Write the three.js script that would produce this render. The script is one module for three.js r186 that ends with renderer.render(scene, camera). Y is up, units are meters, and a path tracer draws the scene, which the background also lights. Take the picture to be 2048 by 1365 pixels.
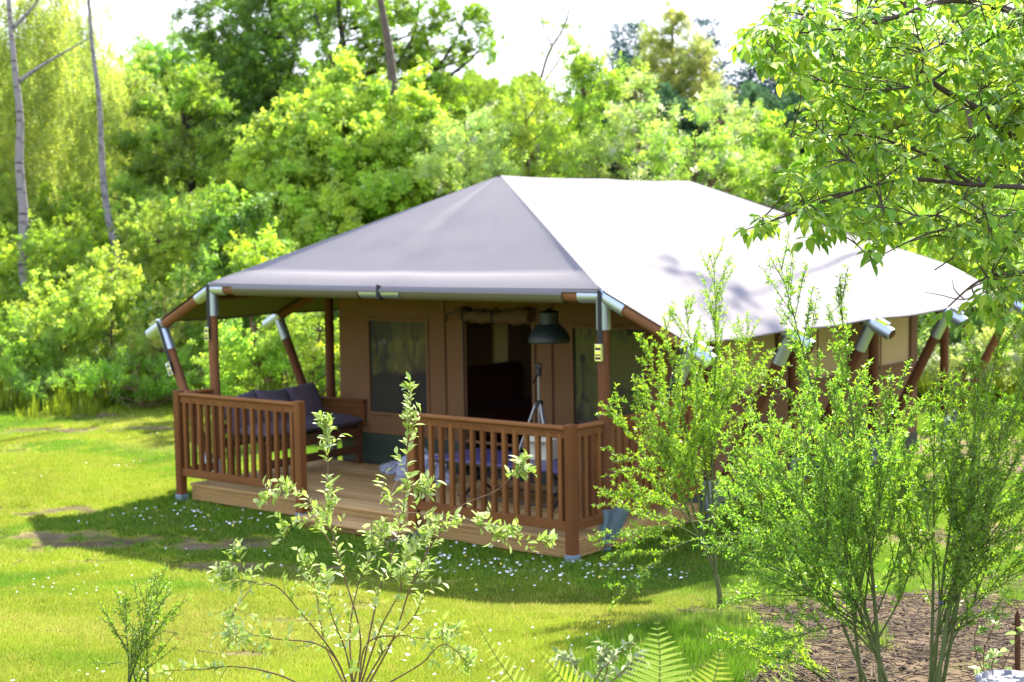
import * as THREE from 'three';
import { mergeGeometries } from 'three/addons/utils/BufferGeometryUtils.js';
import { ConvexGeometry } from 'three/addons/geometries/ConvexGeometry.js';

// ------------------------------------------------------------------ camera, sky, sun, exposure
const scene = new THREE.Scene();
const F = 2915.5;                                             // focal length in pixels of a 2048 x 1365 frame (50 mm)
const camera = new THREE.PerspectiveCamera(2 * Math.atan(682.5 / F) * 180 / Math.PI, 1024 / 682, 0.1, 600);
camera.position.set(7.243, 2.844, 9.838);
camera.rotation.order = 'YXZ';
camera.rotation.set(-0.076, 0.6742, -0.0166);
camera.focus = 7.2;
camera.userData.fStop = 2.9;
camera.updateMatrixWorld(true);
scene.add(camera);
const SUN = new THREE.Vector3(-0.57, 1.8, -2.03).normalize();  // towards the sun: high, behind the tent
{
  const W = 256, H = 128, d = new Float32Array(W * H * 4);
  for (let j = 0; j < H; j++) for (let i = 0; i < W; i++) {
    const el = ((j + 0.5) / H - 0.5) * Math.PI, s = Math.max(0, Math.sin(el));
    const k = Math.pow(s, 0.55), o = (j * W + i) * 4;
    d[o] = 0.70 - 0.32 * k; d[o + 1] = 0.69 - 0.23 * k; d[o + 2] = 0.72 - 0.0 * k; d[o + 3] = 1;
    if (el < -0.03) { d[o] = 0.14; d[o + 1] = 0.16; d[o + 2] = 0.03; }
  }
  const sky = new THREE.DataTexture(d, W, H, THREE.RGBAFormat, THREE.FloatType);
  sky.mapping = THREE.EquirectangularReflectionMapping; sky.magFilter = THREE.LinearFilter; sky.needsUpdate = true;
  scene.background = sky; scene.environment = sky;
}
const sun = new THREE.DirectionalLight(new THREE.Color().setRGB(1, 0.92, 0.74), 5);
sun.position.copy(SUN).multiplyScalar(60); sun.castShadow = true;
Object.assign(sun.shadow.camera, { left: -40, right: 40, top: 40, bottom: -40, near: 1, far: 160 });
sun.shadow.mapSize.set(4096, 4096);
scene.add(sun);
const renderer = new THREE.WebGLRenderer({ antialias: true });
renderer.setSize(1024, 682);
renderer.toneMapping = THREE.LinearToneMapping;
renderer.toneMappingExposure = 4.4;
renderer.shadowMap.enabled = true;

// ------------------------------------------------------------------ helpers
const rng = (s) => () => { s |= 0; s = s + 0x6D2B79F5 | 0; let t = Math.imul(s ^ s >>> 15, 1 | s); t = t + Math.imul(t ^ t >>> 7, 61 | t) ^ t; return ((t ^ t >>> 14) >>> 0) / 4294967296; };
let rnd = rng(1234);
const rr = (a, b) => a + (b - a) * rnd();
const gauss = () => { let s = 0; for (let i = 0; i < 4; i++) s += rnd(); return (s - 2) * 0.87 * 1.0; };
const V = (x, y, z) => new THREE.Vector3(x, y, z);
const lerp = (a, b, t) => a + (b - a) * t, clamp = (x, a = 0, b = 1) => Math.min(b, Math.max(a, x));
const smooth = (a, b, x) => { const t = clamp((x - a) / (b - a)); return t * t * (3 - 2 * t); };
const interp = (x, xs, ys) => { if (x <= xs[0]) return ys[0]; for (let i = 1; i < xs.length; i++) if (x < xs[i]) return lerp(ys[i - 1], ys[i], (x - xs[i - 1]) / (xs[i] - xs[i - 1])); return ys[ys.length - 1]; };
const hash = (x, y) => { let h = Math.imul(x | 0, 374761393) + Math.imul(y | 0, 668265263) | 0; h = Math.imul(h ^ h >>> 13, 1274126177); return ((h ^ h >>> 16) >>> 0) / 4294967296; };
function noise(x, y, per = 0) {
  const xi = Math.floor(x), yi = Math.floor(y), fx = x - xi, fy = y - yi, u = fx * fx * (3 - 2 * fx), v = fy * fy * (3 - 2 * fy);
  const w = (a, b) => per ? hash(((a % per) + per) % per, ((b % per) + per) % per) : hash(a, b);
  return lerp(lerp(w(xi, yi), w(xi + 1, yi), u), lerp(w(xi, yi + 1), w(xi + 1, yi + 1), u), v);
}
const fbm = (x, y, o = 4, per = 0) => { let s = 0, a = 0.5, n = 0; for (let i = 0; i < o; i++) { s += a * noise(x, y, per); n += a; x *= 2; y *= 2; per *= 2; a *= 0.5; } return s / n; };
// a point seen at pixel (u, v) of the 2048 x 1365 frame, t metres deep
const at = (u, v, t) => V((u - 1024) / F * t, -(v - 682.5) / F * t, -t).applyMatrix4(camera.matrixWorld);
function height(x, z) {
  const s = 0.55 * x + 0.835 * z, d = Math.hypot(x - 7.24, z - 9.84);
  const b = interp(s, [-1, 0, 1.1, 2.2, 5, 8, 12, 16, 30], [0, 0.01, 0.08, 0.18, 0.5, 0.85, 1.3, 1.5, 2]);
  return b + 0.13 * Math.max(0, d - 29) * (1 - 0.4 * smooth(29, 80, d));
}
const onGround = (u, v, t) => { const p = at(u, v, t); p.y = height(p.x, p.z); return p; };
function hitGround(u, v) { for (let t = 3; t < 90; t += 0.02) { const p = at(u, v, t); if (p.y < height(p.x, p.z)) return p; } }

const names = new Map();
const numbered = (n) => { const k = names.get(n) ?? 0; names.set(n, k + 1); return k ? `${n}_${String(k).padStart(3, '0')}` : n; };
function tag(o, label, category, group, kind) {
  if (label) o.userData.label = label;
  if (category) o.userData.category = category;
  if (group) o.userData.group = group;
  if (kind) o.userData.kind = kind;
  return o;
}
function thing(name, label, category, pos = [0, 0, 0], turn = 0, group) {
  const o = new THREE.Group(); o.name = numbered(name); o.position.set(...pos); o.rotation.y = turn; scene.add(o);
  return tag(o, label, category, group);
}
function add(name, geo, mat, parent, pos, rot) {
  const m = new THREE.Mesh(geo, mat); m.name = parent === scene ? numbered(name) : name;
  m.castShadow = m.receiveShadow = true;
  if (pos) m.position.set(...pos);
  if (rot) m.rotation.set(...rot);
  parent.add(m); return m;
}
const sub = (name, parent) => { const g = new THREE.Group(); g.name = name; parent.add(g); return g; };
function instanced(name, geo, mat, mats, cols, parent) {
  const m = new THREE.InstancedMesh(geo, mat, mats.length); m.name = parent === scene ? numbered(name) : name;
  const c = new THREE.Color();
  for (let i = 0; i < mats.length; i++) { m.setMatrixAt(i, mats[i]); if (cols) m.setColorAt(i, c.setRGB(cols[i][0], cols[i][1], cols[i][2])); }
  m.castShadow = m.receiveShadow = true; parent.add(m); return m;
}
// collects triangles of one mesh
class Geo {
  constructor() { this.p = []; this.n = []; this.u = []; this.i = []; }
  v(p, n, u, w) { this.p.push(p.x, p.y, p.z); this.n.push(n.x, n.y, n.z); this.u.push(u, w); return this.p.length / 3 - 1; }
  tri(a, b, c) { this.i.push(a, b, c); }
  tube(pts, radii, seg = 6, caps = true, uo = rnd() * 3) {                 // pts Vector3[], uv: u along in metres, v around in metres
    const N = pts.length, R = (k) => typeof radii === 'number' ? radii : radii[k];
    let t0 = pts[1].clone().sub(pts[0]).normalize(), nrm = Math.abs(t0.y) > 0.9 ? V(1, 0, 0) : V(0, 1, 0);
    nrm.addScaledVector(t0, -nrm.dot(t0)).normalize();
    let len = uo; const rows = [];
    for (let k = 0; k < N; k++) {
      const t = pts[Math.min(N - 1, k + 1)].clone().sub(pts[Math.max(0, k - 1)]).normalize();
      nrm.addScaledVector(t, -nrm.dot(t)).normalize(); const b = t.clone().cross(nrm);
      if (k) len += pts[k].distanceTo(pts[k - 1]);
      const row = [];
      for (let s = 0; s <= seg; s++) { const a = s / seg * Math.PI * 2, d = nrm.clone().multiplyScalar(Math.cos(a)).addScaledVector(b, Math.sin(a)); row.push(this.v(pts[k].clone().addScaledVector(d, R(k)), d, len, s / seg * Math.max(0.02, R(0)) * 6.28)); }
      rows.push(row);
      if (k) for (let s = 0; s < seg; s++) { const A = rows[k - 1], B = row; this.i.push(A[s], A[s + 1], B[s], A[s + 1], B[s + 1], B[s]); }
    }
    if (caps) for (const [k, sg] of [[0, -1], [N - 1, 1]]) {
      const t = (k ? pts[N - 1].clone().sub(pts[N - 2]) : pts[1].clone().sub(pts[0])).normalize().multiplyScalar(sg), ring = [];
      for (let s = 0; s < seg; s++) { const o = rows[k][s] * 3; ring.push(this.v(V(this.p[o], this.p[o + 1], this.p[o + 2]), t, s * 0.01, 0)); }
      for (let s = 1; s < seg - 1; s++) sg > 0 ? this.i.push(ring[0], ring[s], ring[s + 1]) : this.i.push(ring[0], ring[s + 1], ring[s]);
    }
    return this;
  }
  grid(nu, nv, f, su = 1, sv = 1) {                                       // f(u, v) -> Vector3, smooth normals
    const P = []; for (let j = 0; j <= nv; j++) for (let i = 0; i <= nu; i++) P.push(f(i / nu, j / nv));
    const o = this.p.length / 3, e = 1e-3;
    for (let j = 0; j <= nv; j++) for (let i = 0; i <= nu; i++) {
      const g = (a, b) => P[clamp(b, 0, nv) * (nu + 1) + clamp(a, 0, nu)];
      const n = g(i + 1, j).clone().sub(g(i - 1, j)).cross(g(i, j + 1).clone().sub(g(i, j - 1)));
      if (n.length() < 1e-12) n.set(0, 1, 0);
      this.v(P[j * (nu + 1) + i], n.normalize(), i / nu * su, j / nv * sv);
    }
    for (let j = 0; j < nv; j++) for (let i = 0; i < nu; i++) { const a = o + j * (nu + 1) + i, b = a + 1, c = a + nu + 1, d = c + 1; this.i.push(a, b, c, b, d, c); }
    return this;
  }
  add(geo, m) {
    const g = m ? geo.clone().applyMatrix4(m) : geo, o = this.p.length / 3, P = g.attributes.position, N = g.attributes.normal, U = g.attributes.uv;
    for (let k = 0; k < P.count; k++) { this.p.push(P.getX(k), P.getY(k), P.getZ(k)); this.n.push(N.getX(k), N.getY(k), N.getZ(k)); this.u.push(U ? U.getX(k) : 0, U ? U.getY(k) : 0); }
    if (g.index) for (let k = 0; k < g.index.count; k++) this.i.push(o + g.index.getX(k)); else for (let k = 0; k < P.count; k++) this.i.push(o + k);
    return this;
  }
  box(x, y, z, sx, sy, sz, c = 0.004, rot) { const m = new THREE.Matrix4(); if (rot) m.makeRotationFromEuler(new THREE.Euler(...rot)); m.setPosition(x, y, z); return this.add(bevelBox(sx, sy, sz, c), m); }
  get tris() { return this.i.length / 3; }
  geo() {
    const g = new THREE.BufferGeometry();
    g.setAttribute('position', new THREE.Float32BufferAttribute(this.p, 3)); g.setAttribute('normal', new THREE.Float32BufferAttribute(this.n, 3));
    g.setAttribute('uv', new THREE.Float32BufferAttribute(this.u, 2)); g.setIndex(this.i); return g;
  }
}
// a box with chamfered edges, uv in metres with u along its longest side
function bevelBox(sx, sy, sz, c = 0.004) {
  const pts = [], h = [sx / 2, sy / 2, sz / 2]; c = Math.min(c, Math.min(...h) * 0.45);
  for (const a of [-1, 1]) for (const b of [-1, 1]) for (const d of [-1, 1]) {
    pts.push(V(a * h[0], b * (h[1] - c), d * (h[2] - c)), V(a * (h[0] - c), b * h[1], d * (h[2] - c)), V(a * (h[0] - c), b * (h[1] - c), d * h[2]));
  }
  const g = new ConvexGeometry(pts), P = g.attributes.position, N = g.attributes.normal, uv = new Float32Array(P.count * 2);
  const L = h[0] >= h[1] && h[0] >= h[2] ? 0 : h[1] >= h[2] ? 1 : 2, ou = rnd() * 5, ov = rnd() * 5;
  for (let k = 0; k < P.count; k++) {
    const p = [P.getX(k), P.getY(k), P.getZ(k)], n = [Math.abs(N.getX(k)), Math.abs(N.getY(k)), Math.abs(N.getZ(k))];
    const others = [0, 1, 2].filter((q) => q !== L), w = n[others[0]] > n[others[1]] ? others[1] : others[0];
    const end = n[L] > Math.max(n[others[0]], n[others[1]]);
    uv[k * 2] = (end ? p[others[0]] : p[L]) + ou; uv[k * 2 + 1] = (end ? p[others[1]] : p[w]) + ov + (w === others[0] ? 0 : 0.37);
  }
  g.setAttribute('uv', new THREE.BufferAttribute(uv, 2)); return g;
}
const curve = (pts, n) => new THREE.CatmullRomCurve3(pts, false, 'centripetal').getPoints(n);
// texture of side n, f(x, y) in 0..1 -> [r, g, b] linear 0..1 or a number; stored as sRGB colour or as data
function tex(n, m, f, srgb = true) {
  const d = new Uint8Array(n * m * 4), enc = (x) => { x = clamp(x); return Math.round(255 * (srgb ? (x < 0.0031308 ? 12.92 * x : 1.055 * Math.pow(x, 1 / 2.4) - 0.055) : x)); };
  for (let j = 0; j < m; j++) for (let i = 0; i < n; i++) { const c = f(i / n, j / m), o = (j * n + i) * 4, q = typeof c === 'number' ? [c, c, c] : c; d[o] = enc(q[0]); d[o + 1] = enc(q[1]); d[o + 2] = enc(q[2]); d[o + 3] = 255; }
  const t = new THREE.DataTexture(d, n, m); t.wrapS = t.wrapT = THREE.RepeatWrapping; t.magFilter = THREE.LinearFilter; t.minFilter = THREE.LinearMipmapLinearFilter; t.generateMipmaps = true;
  if (srgb) t.colorSpace = THREE.SRGBColorSpace; t.needsUpdate = true; return t;
}
const rep = (t, x, y) => { const c = t.clone(); c.repeat.set(x, y); c.needsUpdate = true; return c; };
const RGB = (r, g, b) => new THREE.Color().setRGB(r, g, b);

// ------------------------------------------------------------------ materials
const grainF = (x, y) => { const w = fbm(x * 3, y * 6, 3, 3), k = fbm(x * 4, y * 64 + w * 5, 4, 4); const kn = Math.max(0, 1 - 30 * Math.hypot((x - 0.37) * 2, (y - 0.4))) + Math.max(0, 1 - 34 * Math.hypot((x - 0.8) * 2, (y - 0.77))); return clamp(0.55 + 0.9 * (k - 0.5) + 0.35 * (w - 0.5) - 0.5 * kn); };
const grain = tex(512, 256, (x, y) => { const g = grainF(x, y); return [0.38 + 0.78 * g, 0.32 + 0.82 * g, 0.27 + 0.85 * g]; });
const grainB = tex(512, 256, (x, y) => grainF(x, y), false);
const wood = (r, g, b, rough = 0.72, rx = 1, ry = 4) => new THREE.MeshPhysicalMaterial({ specularIntensity: 0.35, color: RGB(r, g, b), map: rep(grain, rx, ry), bumpMap: rep(grainB, rx, ry), bumpScale: 0.0012, roughness: rough });
const railWood = [wood(0.175, 0.072, 0.02), wood(0.14, 0.055, 0.015), wood(0.215, 0.092, 0.026), wood(0.19, 0.084, 0.028)];
const deckWood = [wood(0.40, 0.265, 0.105, 0.7), wood(0.35, 0.225, 0.088, 0.7), wood(0.45, 0.305, 0.13, 0.7)];
const poleWood = [wood(0.145, 0.06, 0.026), wood(0.12, 0.048, 0.021), wood(0.19, 0.088, 0.038)];
const darkWood = wood(0.10, 0.045, 0.022);
const metal = new THREE.MeshStandardMaterial({ color: RGB(0.36, 0.42, 0.48), metalness: 0.8, roughness: 0.5, roughnessMap: tex(128, 128, (x, y) => 0.65 + 0.35 * fbm(x * 8, y * 8, 3, 8), false) });
const footMetal = new THREE.MeshStandardMaterial({ color: RGB(0.16, 0.23, 0.27), metalness: 0.4, roughness: 0.55 });
const chrome = new THREE.MeshStandardMaterial({ color: RGB(0.8, 0.82, 0.85), metalness: 1, roughness: 0.18 });
const blackStrap = new THREE.MeshStandardMaterial({ color: RGB(0.012, 0.013, 0.016), roughness: 0.8 });
const weave = tex(256, 256, (x, y) => 0.5 + 0.25 * Math.sin(x * 6.2832 * 64) * Math.sin(y * 6.2832 * 64) + 0.3 * (fbm(x * 8, y * 8, 3, 8) - 0.5), false);
const cloudy = tex(256, 256, (x, y) => { const g = 0.9 + 0.14 * (fbm(x * 4, y * 4, 5, 4) - 0.5) + 0.05 * (hash(x * 256, y * 256) - 0.5); return [g, g, g * 0.995]; });
const fabric = (r, g, b, o = {}) => new THREE.MeshPhysicalMaterial({ color: RGB(r, g, b), map: rep(cloudy, 0.7, 0.7), bumpMap: rep(weave, 4, 4), bumpScale: 0.0006, roughness: 0.92, side: THREE.DoubleSide, ...o });
const roofCanvas = fabric(0.152, 0.141, 0.155, { transmission: 0.03, thickness: 0, roughness: 1 });
const wallCanvas = fabric(0.155, 0.079, 0.032, { transmission: 0.05, thickness: 0, roughness: 1 });
const blindCanvas = fabric(0.50, 0.37, 0.18, { transmission: 0.2, thickness: 0, roughness: 1 });
const greenSkirt = fabric(0.018, 0.032, 0.022, { roughness: 0.6 });
const rolled = fabric(0.10, 0.052, 0.024);
const greyCushion = fabric(0.08, 0.064, 0.086);
const pane = new THREE.MeshPhysicalMaterial({ color: RGB(0.42, 0.42, 0.36), transmission: 0.92, thickness: 0, roughness: 0.06, specularIntensity: 0.45, bumpMap: tex(256, 256, (x, y) => fbm(x * 5, y * 3, 3, 1) , false), bumpScale: 0.012, side: THREE.DoubleSide });
const shadedCanvas = fabric(0.10, 0.095, 0.04, { roughness: 1 });  // canvas darkened: shade put into the roof underside and beam cover colour
const maroon = fabric(0.09, 0.018, 0.016), linen = fabric(0.5, 0.45, 0.36), floorSheet = fabric(0.05, 0.05, 0.045);

const leafTex = tex(64, 128, (x, y) => { const c = Math.abs(x - 0.5) * 2, vein = Math.max(0, 1 - c * 9) + 0.4 * Math.max(0, Math.sin((y * 9 - c * 1.4) * 6.2832) - 0.75) * 3; const g = 0.8 + 0.18 * fbm(x * 4, y * 6, 3) + 0.18 * vein; return [g * (0.95 + 0.15 * vein), g, g * (0.9 + 0.2 * vein)]; });
const leafMat = (r, g, b, o = {}) => new THREE.MeshPhysicalMaterial({ color: RGB(r, g, b), roughness: 1, transmission: 0.65, thickness: 0, specularIntensity: 0.3, clearcoat: 0.14, clearcoatRoughness: 0.36, side: THREE.DoubleSide, ...o });
const leafWhite = leafMat(1, 1, 1), leafDull = leafMat(1, 1, 1, { transmission: 0.35, clearcoat: 0, specularIntensity: 0.1 }), leafGloss = leafMat(1, 1, 1, { clearcoat: 0.5, clearcoatRoughness: 0.3 });
const barkF = (x, y) => fbm(x * 6, y * 3 + fbm(x * 3, y * 2, 2, 1) * 2, 5, 3);
const barkB = tex(256, 256, (x, y) => barkF(x, y), false);
const barkT = tex(256, 256, (x, y) => { const k = barkF(x, y); return [0.45 + 0.6 * k, 0.43 + 0.58 * k, 0.4 + 0.55 * k]; });
const bark = (r, g, b, bump = 0.012) => new THREE.MeshStandardMaterial({ color: RGB(r, g, b), map: rep(barkT, 1.5, 3), bumpMap: rep(barkB, 1.5, 3), bumpScale: bump, roughness: 0.9 });
const greyBark = bark(0.12, 0.095, 0.075), darkBark = bark(0.05, 0.04, 0.03), brownTwig = bark(0.13, 0.075, 0.045, 0.002), greenStem = bark(0.085, 0.12, 0.03, 0.002), paleStem = bark(0.22, 0.22, 0.12, 0.002), blackTwig = bark(0.06, 0.045, 0.035, 0.003);
const birchBark = new THREE.MeshStandardMaterial({ roughness: 0.8, map: tex(256, 256, (x, y) => { const b = fbm(x * 22, y * 3, 3, 22) , k = smooth(0.60, 0.72, b), m = smooth(0.5, 0.75, fbm(x * 3 + 7, y * 3, 4, 3)); const g = 0.24 * (0.8 + 0.3 * m); return [lerp(g, 0.05, Math.max(k, m * 0.65)), lerp(g * 0.9, 0.042, Math.max(k, m * 0.65)), lerp(g * 0.9, 0.04, Math.max(k, m * 0.6))]; }) });

// ------------------------------------------------------------------ ground: one sheet, lawn and bare earth
const soilSpots = [];                                              // [x, z, rx, rz, turn, strength]
for (const [u, v, ru, rv] of [[20, 1020, 0.9, 0.5], [60, 1075, 0.75, 0.3], [130, 1090, 0.8, 0.35], [290, 1080, 0.8, 0.22], [410, 1090, 0.6, 0.35], [470, 1130, 0.7, 0.25], [560, 1135, 0.7, 0.25], [250, 1125, 0.5, 0.12], [90, 1210, 0.25, 0.12], [200, 1210, 0.25, 0.12], [130, 1270, 0.2, 0.1], [210, 860, 1.5, 0.35], [60, 862, 1.2, 0.35], [160, 833, 0.9, 0.3], [660, 1195, 0.6, 0.25], [720, 1210, 0.5, 0.2], [860, 1165, 0.35, 0.15], [570, 1240, 0.3, 0.12], [1070, 1245, 0.2, 0.1], [480, 1310, 0.3, 0.12], [280, 1240, 0.25, 0.1], [1560, 1215, 0.6, 0.35], [1420, 1230, 0.35, 0.22], [1930, 900, 1.2, 1.4], [1980, 930, 1.5, 1.2], [2000, 1075, 1.2, 0.55], [1900, 1080, 0.9, 0.4]]) {
  const p = hitGround(u, v); if (p) soilSpots.push([p.x, p.z, ru, rv]);
}
// inside the field of view, a little wider
const camR = V(Math.cos(0.6742), 0, -Math.sin(0.6742)), camF = V(-Math.sin(0.6742), 0, -Math.cos(0.6742));
const RX = Math.cos(0.6742), RZ = -Math.sin(0.6742);             // the picture's right, on the ground
function soil(x, z) {
  let m = 0; const n = fbm(x * 2.2 + 31, z * 2.2 + 17, 4) - 0.5, n2 = fbm(x * 7 + 3, z * 7 + 9, 3) - 0.5;
  for (const [a, b, r1, r2] of soilSpots) { const dx = x - a, dz = z - b, p = (dx * RX + dz * RZ) / r1, q = (-dx * RZ + dz * RX) / r2; const d = p * p + q * q; if (d < 4) m = Math.max(m, 0.95 * (1 - smooth(0.1, 1.25, d + n * 3.2 + n2 * 2.2))); }
  const fd = (x - 7.243) * camF.x + (z - 9.838) * camF.z, e = ((x - 7.243) * camR.x + (z - 9.838) * camR.z) / Math.max(1, fd);   // the bare bank on the right
  const bank = smooth(0.135, 0.19, e + n * 0.16 + n2 * 0.05) * (1 - smooth(10.3, 11.1, fd + n * 1.6 + n2)) * (1 - 0.9 * smooth(0.6, 0.72, fbm(x * 1.4 + 70, z * 1.4 + 11, 4)));
  m = Math.max(m, bank);
  const thin = smooth(0.66, 0.75, fbm(x * 0.9 + 50, z * 0.9 + 20, 5) + n2 * 0.12) * 0.5;
  return clamp(Math.max(m, thin));
}
{
  const axis = (c0, c1, st, far) => { const a = []; for (let x = c0; x <= c1 + 1e-6; x += st) a.push(x); let g = st, lo = c0, hi = c1; const pre = [], post = []; while (lo > -far) { g *= 1.35; lo -= g; hi += g; pre.unshift(lo); post.push(hi); } return [...pre, ...a, ...post]; };
  const xs = axis(-19, 9, 0.13, 260), zs = axis(-16, 11, 0.13, 260), P = [], C = [], U = [], I = [];
  for (const z of zs) for (const x of xs) {
    const m = soil(x, z), d = Math.hypot(x - 7.24, z - 9.84);
    const rough = (fbm(x * 3, z * 3, 3) - 0.5) * 0.05 * (0.4 + m) + m * (fbm(x * 9 + 5, z * 9, 3) - 0.5) * 0.06 - m * 0.015;
    P.push(x, height(x, z) + rough * (d < 40 ? 1 : 0), z); U.push(x / 2, z / 2);
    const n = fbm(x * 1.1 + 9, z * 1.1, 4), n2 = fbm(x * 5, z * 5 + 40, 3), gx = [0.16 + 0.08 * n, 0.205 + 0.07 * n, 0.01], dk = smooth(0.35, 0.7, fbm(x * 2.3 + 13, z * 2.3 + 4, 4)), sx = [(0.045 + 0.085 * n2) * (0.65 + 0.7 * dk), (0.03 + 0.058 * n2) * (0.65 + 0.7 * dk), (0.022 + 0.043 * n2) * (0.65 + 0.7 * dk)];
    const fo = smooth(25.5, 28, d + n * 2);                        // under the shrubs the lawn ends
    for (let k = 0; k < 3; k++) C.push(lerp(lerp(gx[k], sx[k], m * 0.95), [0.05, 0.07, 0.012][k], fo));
  }
  const W = xs.length; for (let j = 0; j < zs.length - 1; j++) for (let i = 0; i < W - 1; i++) { const a = j * W + i; I.push(a, a + W, a + 1, a + 1, a + W, a + W + 1); }
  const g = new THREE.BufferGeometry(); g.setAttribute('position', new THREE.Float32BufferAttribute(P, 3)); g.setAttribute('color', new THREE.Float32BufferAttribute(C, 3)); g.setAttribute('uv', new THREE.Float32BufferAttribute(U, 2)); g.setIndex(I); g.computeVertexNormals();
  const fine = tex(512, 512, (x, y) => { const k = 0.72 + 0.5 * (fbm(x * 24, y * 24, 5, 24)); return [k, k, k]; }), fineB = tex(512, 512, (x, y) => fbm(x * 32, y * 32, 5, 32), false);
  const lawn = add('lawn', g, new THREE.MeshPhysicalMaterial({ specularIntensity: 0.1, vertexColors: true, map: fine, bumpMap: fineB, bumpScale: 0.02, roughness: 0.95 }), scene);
  tag(lawn, 'yellow green lawn with bare sandy patches rising to a bank', null, null, 'structure');
}
const spotAt = (d, a) => { const p = camera.position.clone().addScaledVector(camF, d).addScaledVector(camR, d * a); return [p.x, p.z]; };
// longer, greener grass on the bank foot, its darkness partly painted broom shade
const weedyShade = (x, z) => { const fd = (x - 7.243) * camF.x + (z - 9.838) * camF.z, e = ((x - 7.243) * camR.x + (z - 9.838) * camR.z) / Math.max(1, fd), n = fbm(x * 1.7 + 5, z * 1.7 + 33, 3) - 0.5; return smooth(0.0, 0.05, e - 0.02 - 0.035 * (fd - 8) + n * 0.08) * (1 - smooth(10.2, 11, fd + n)); };
const underDeck = (x, z) => x > -5.2 && x < 0.05 && z < 0.02 && z > -8.2 || (x > -3.15 && x < -1.75 && z >= 0 && z < 0.36);
{
  rnd = rng(11);
  const blade = new Geo();
  const tuft = (n, hgt, spread) => { const g = new Geo(); for (let k = 0; k < n; k++) { const a = rnd() * 6.283, r = spread * Math.sqrt(rnd()), x = Math.cos(a) * r, z = Math.sin(a) * r, h = hgt * rr(0.55, 1.2), w = 0.0045 * (hgt / 0.05), b = rnd() * 6.283, l = h * rr(0.2, 0.9), c = rnd() * 6.283; const n0 = V(Math.cos(b + 1.57) * 0.5, 1, Math.sin(b + 1.57) * 0.5).normalize(); const i0 = g.v(V(x - Math.cos(b) * w, -0.01, z - Math.sin(b) * w), n0, 0, 0), i1 = g.v(V(x + Math.cos(b) * w, -0.01, z + Math.sin(b) * w), n0, 1, 0), i2 = g.v(V(x + Math.cos(c) * l, h, z + Math.sin(c) * l), n0, 0.5, 1); const q = V(2 * Math.cos(b) * w, 0, 2 * Math.sin(b) * w).cross(V(Math.cos(c) * l, h, Math.sin(c) * l)); q.dot(n0) > 0 ? g.tri(i0, i1, i2) : g.tri(i0, i2, i1); } return g.geo(); };
  const A = tuft(9, 0.05, 0.05), mats = [], cols = [], M = new THREE.Matrix4(), Q = new THREE.Quaternion(), E = new THREE.Euler();
  const N = 230000;
  for (let k = 0; k < N; k++) {
    const d = 6.6 * Math.pow(28 / 6.6, rnd()), a = rr(-0.47, 0.47), [x, z] = spotAt(d, a);
    if (underDeck(x, z)) continue;
    const m = soil(x, z); if (rnd() < m * 1.5 - 0.12) continue;
    const far = d / 9, n = fbm(x * 1.3 + 3, z * 1.3, 3), edge = smooth(23.5, 27, d), nearDeck = x > -5.6 && x < 0.6 && z < 0.5 ? 0.5 : 0;
    const s = (0.75 + 0.5 * rnd()) * Math.sqrt(far) * (1 - 0.4 * m), tall = s / Math.sqrt(Math.max(1, far)) * (0.5 + 0.4 * n + 1.3 * weedyShade(x, z) * rnd() + nearDeck + edge * 3 * rnd());
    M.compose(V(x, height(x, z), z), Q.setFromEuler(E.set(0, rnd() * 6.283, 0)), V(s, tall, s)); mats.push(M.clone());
    const y = rnd(), q = 0.70 + 0.42 * n + 0.3 * (y - 0.5), dry = y > 0.92 ? 1 : 0, cl = Math.max(smooth(0.52, 0.68, fbm(x * 0.55 + 80, z * 0.55 + 7, 4)), weedyShade(x, z), 0.85 * smooth(2.4, 1.2, z + 0.25 * x + n) * (x > -5.5 && x < 2.2 ? 1 : 0)), pale = smooth(0.5, 0.7, fbm(x * 0.35 + 20, z * 0.8 + 60, 4));  // cl: clover patches, plus shade painted in by the broom and before the deck
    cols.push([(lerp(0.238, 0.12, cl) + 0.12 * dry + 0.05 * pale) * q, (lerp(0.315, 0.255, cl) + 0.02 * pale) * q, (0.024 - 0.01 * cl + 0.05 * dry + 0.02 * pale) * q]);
  }
  tag(instanced('grass', A, leafDull, mats, cols, scene), 'short yellow green grass covering the lawn around the tent', 'grass', null, 'stuff');
}
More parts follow.
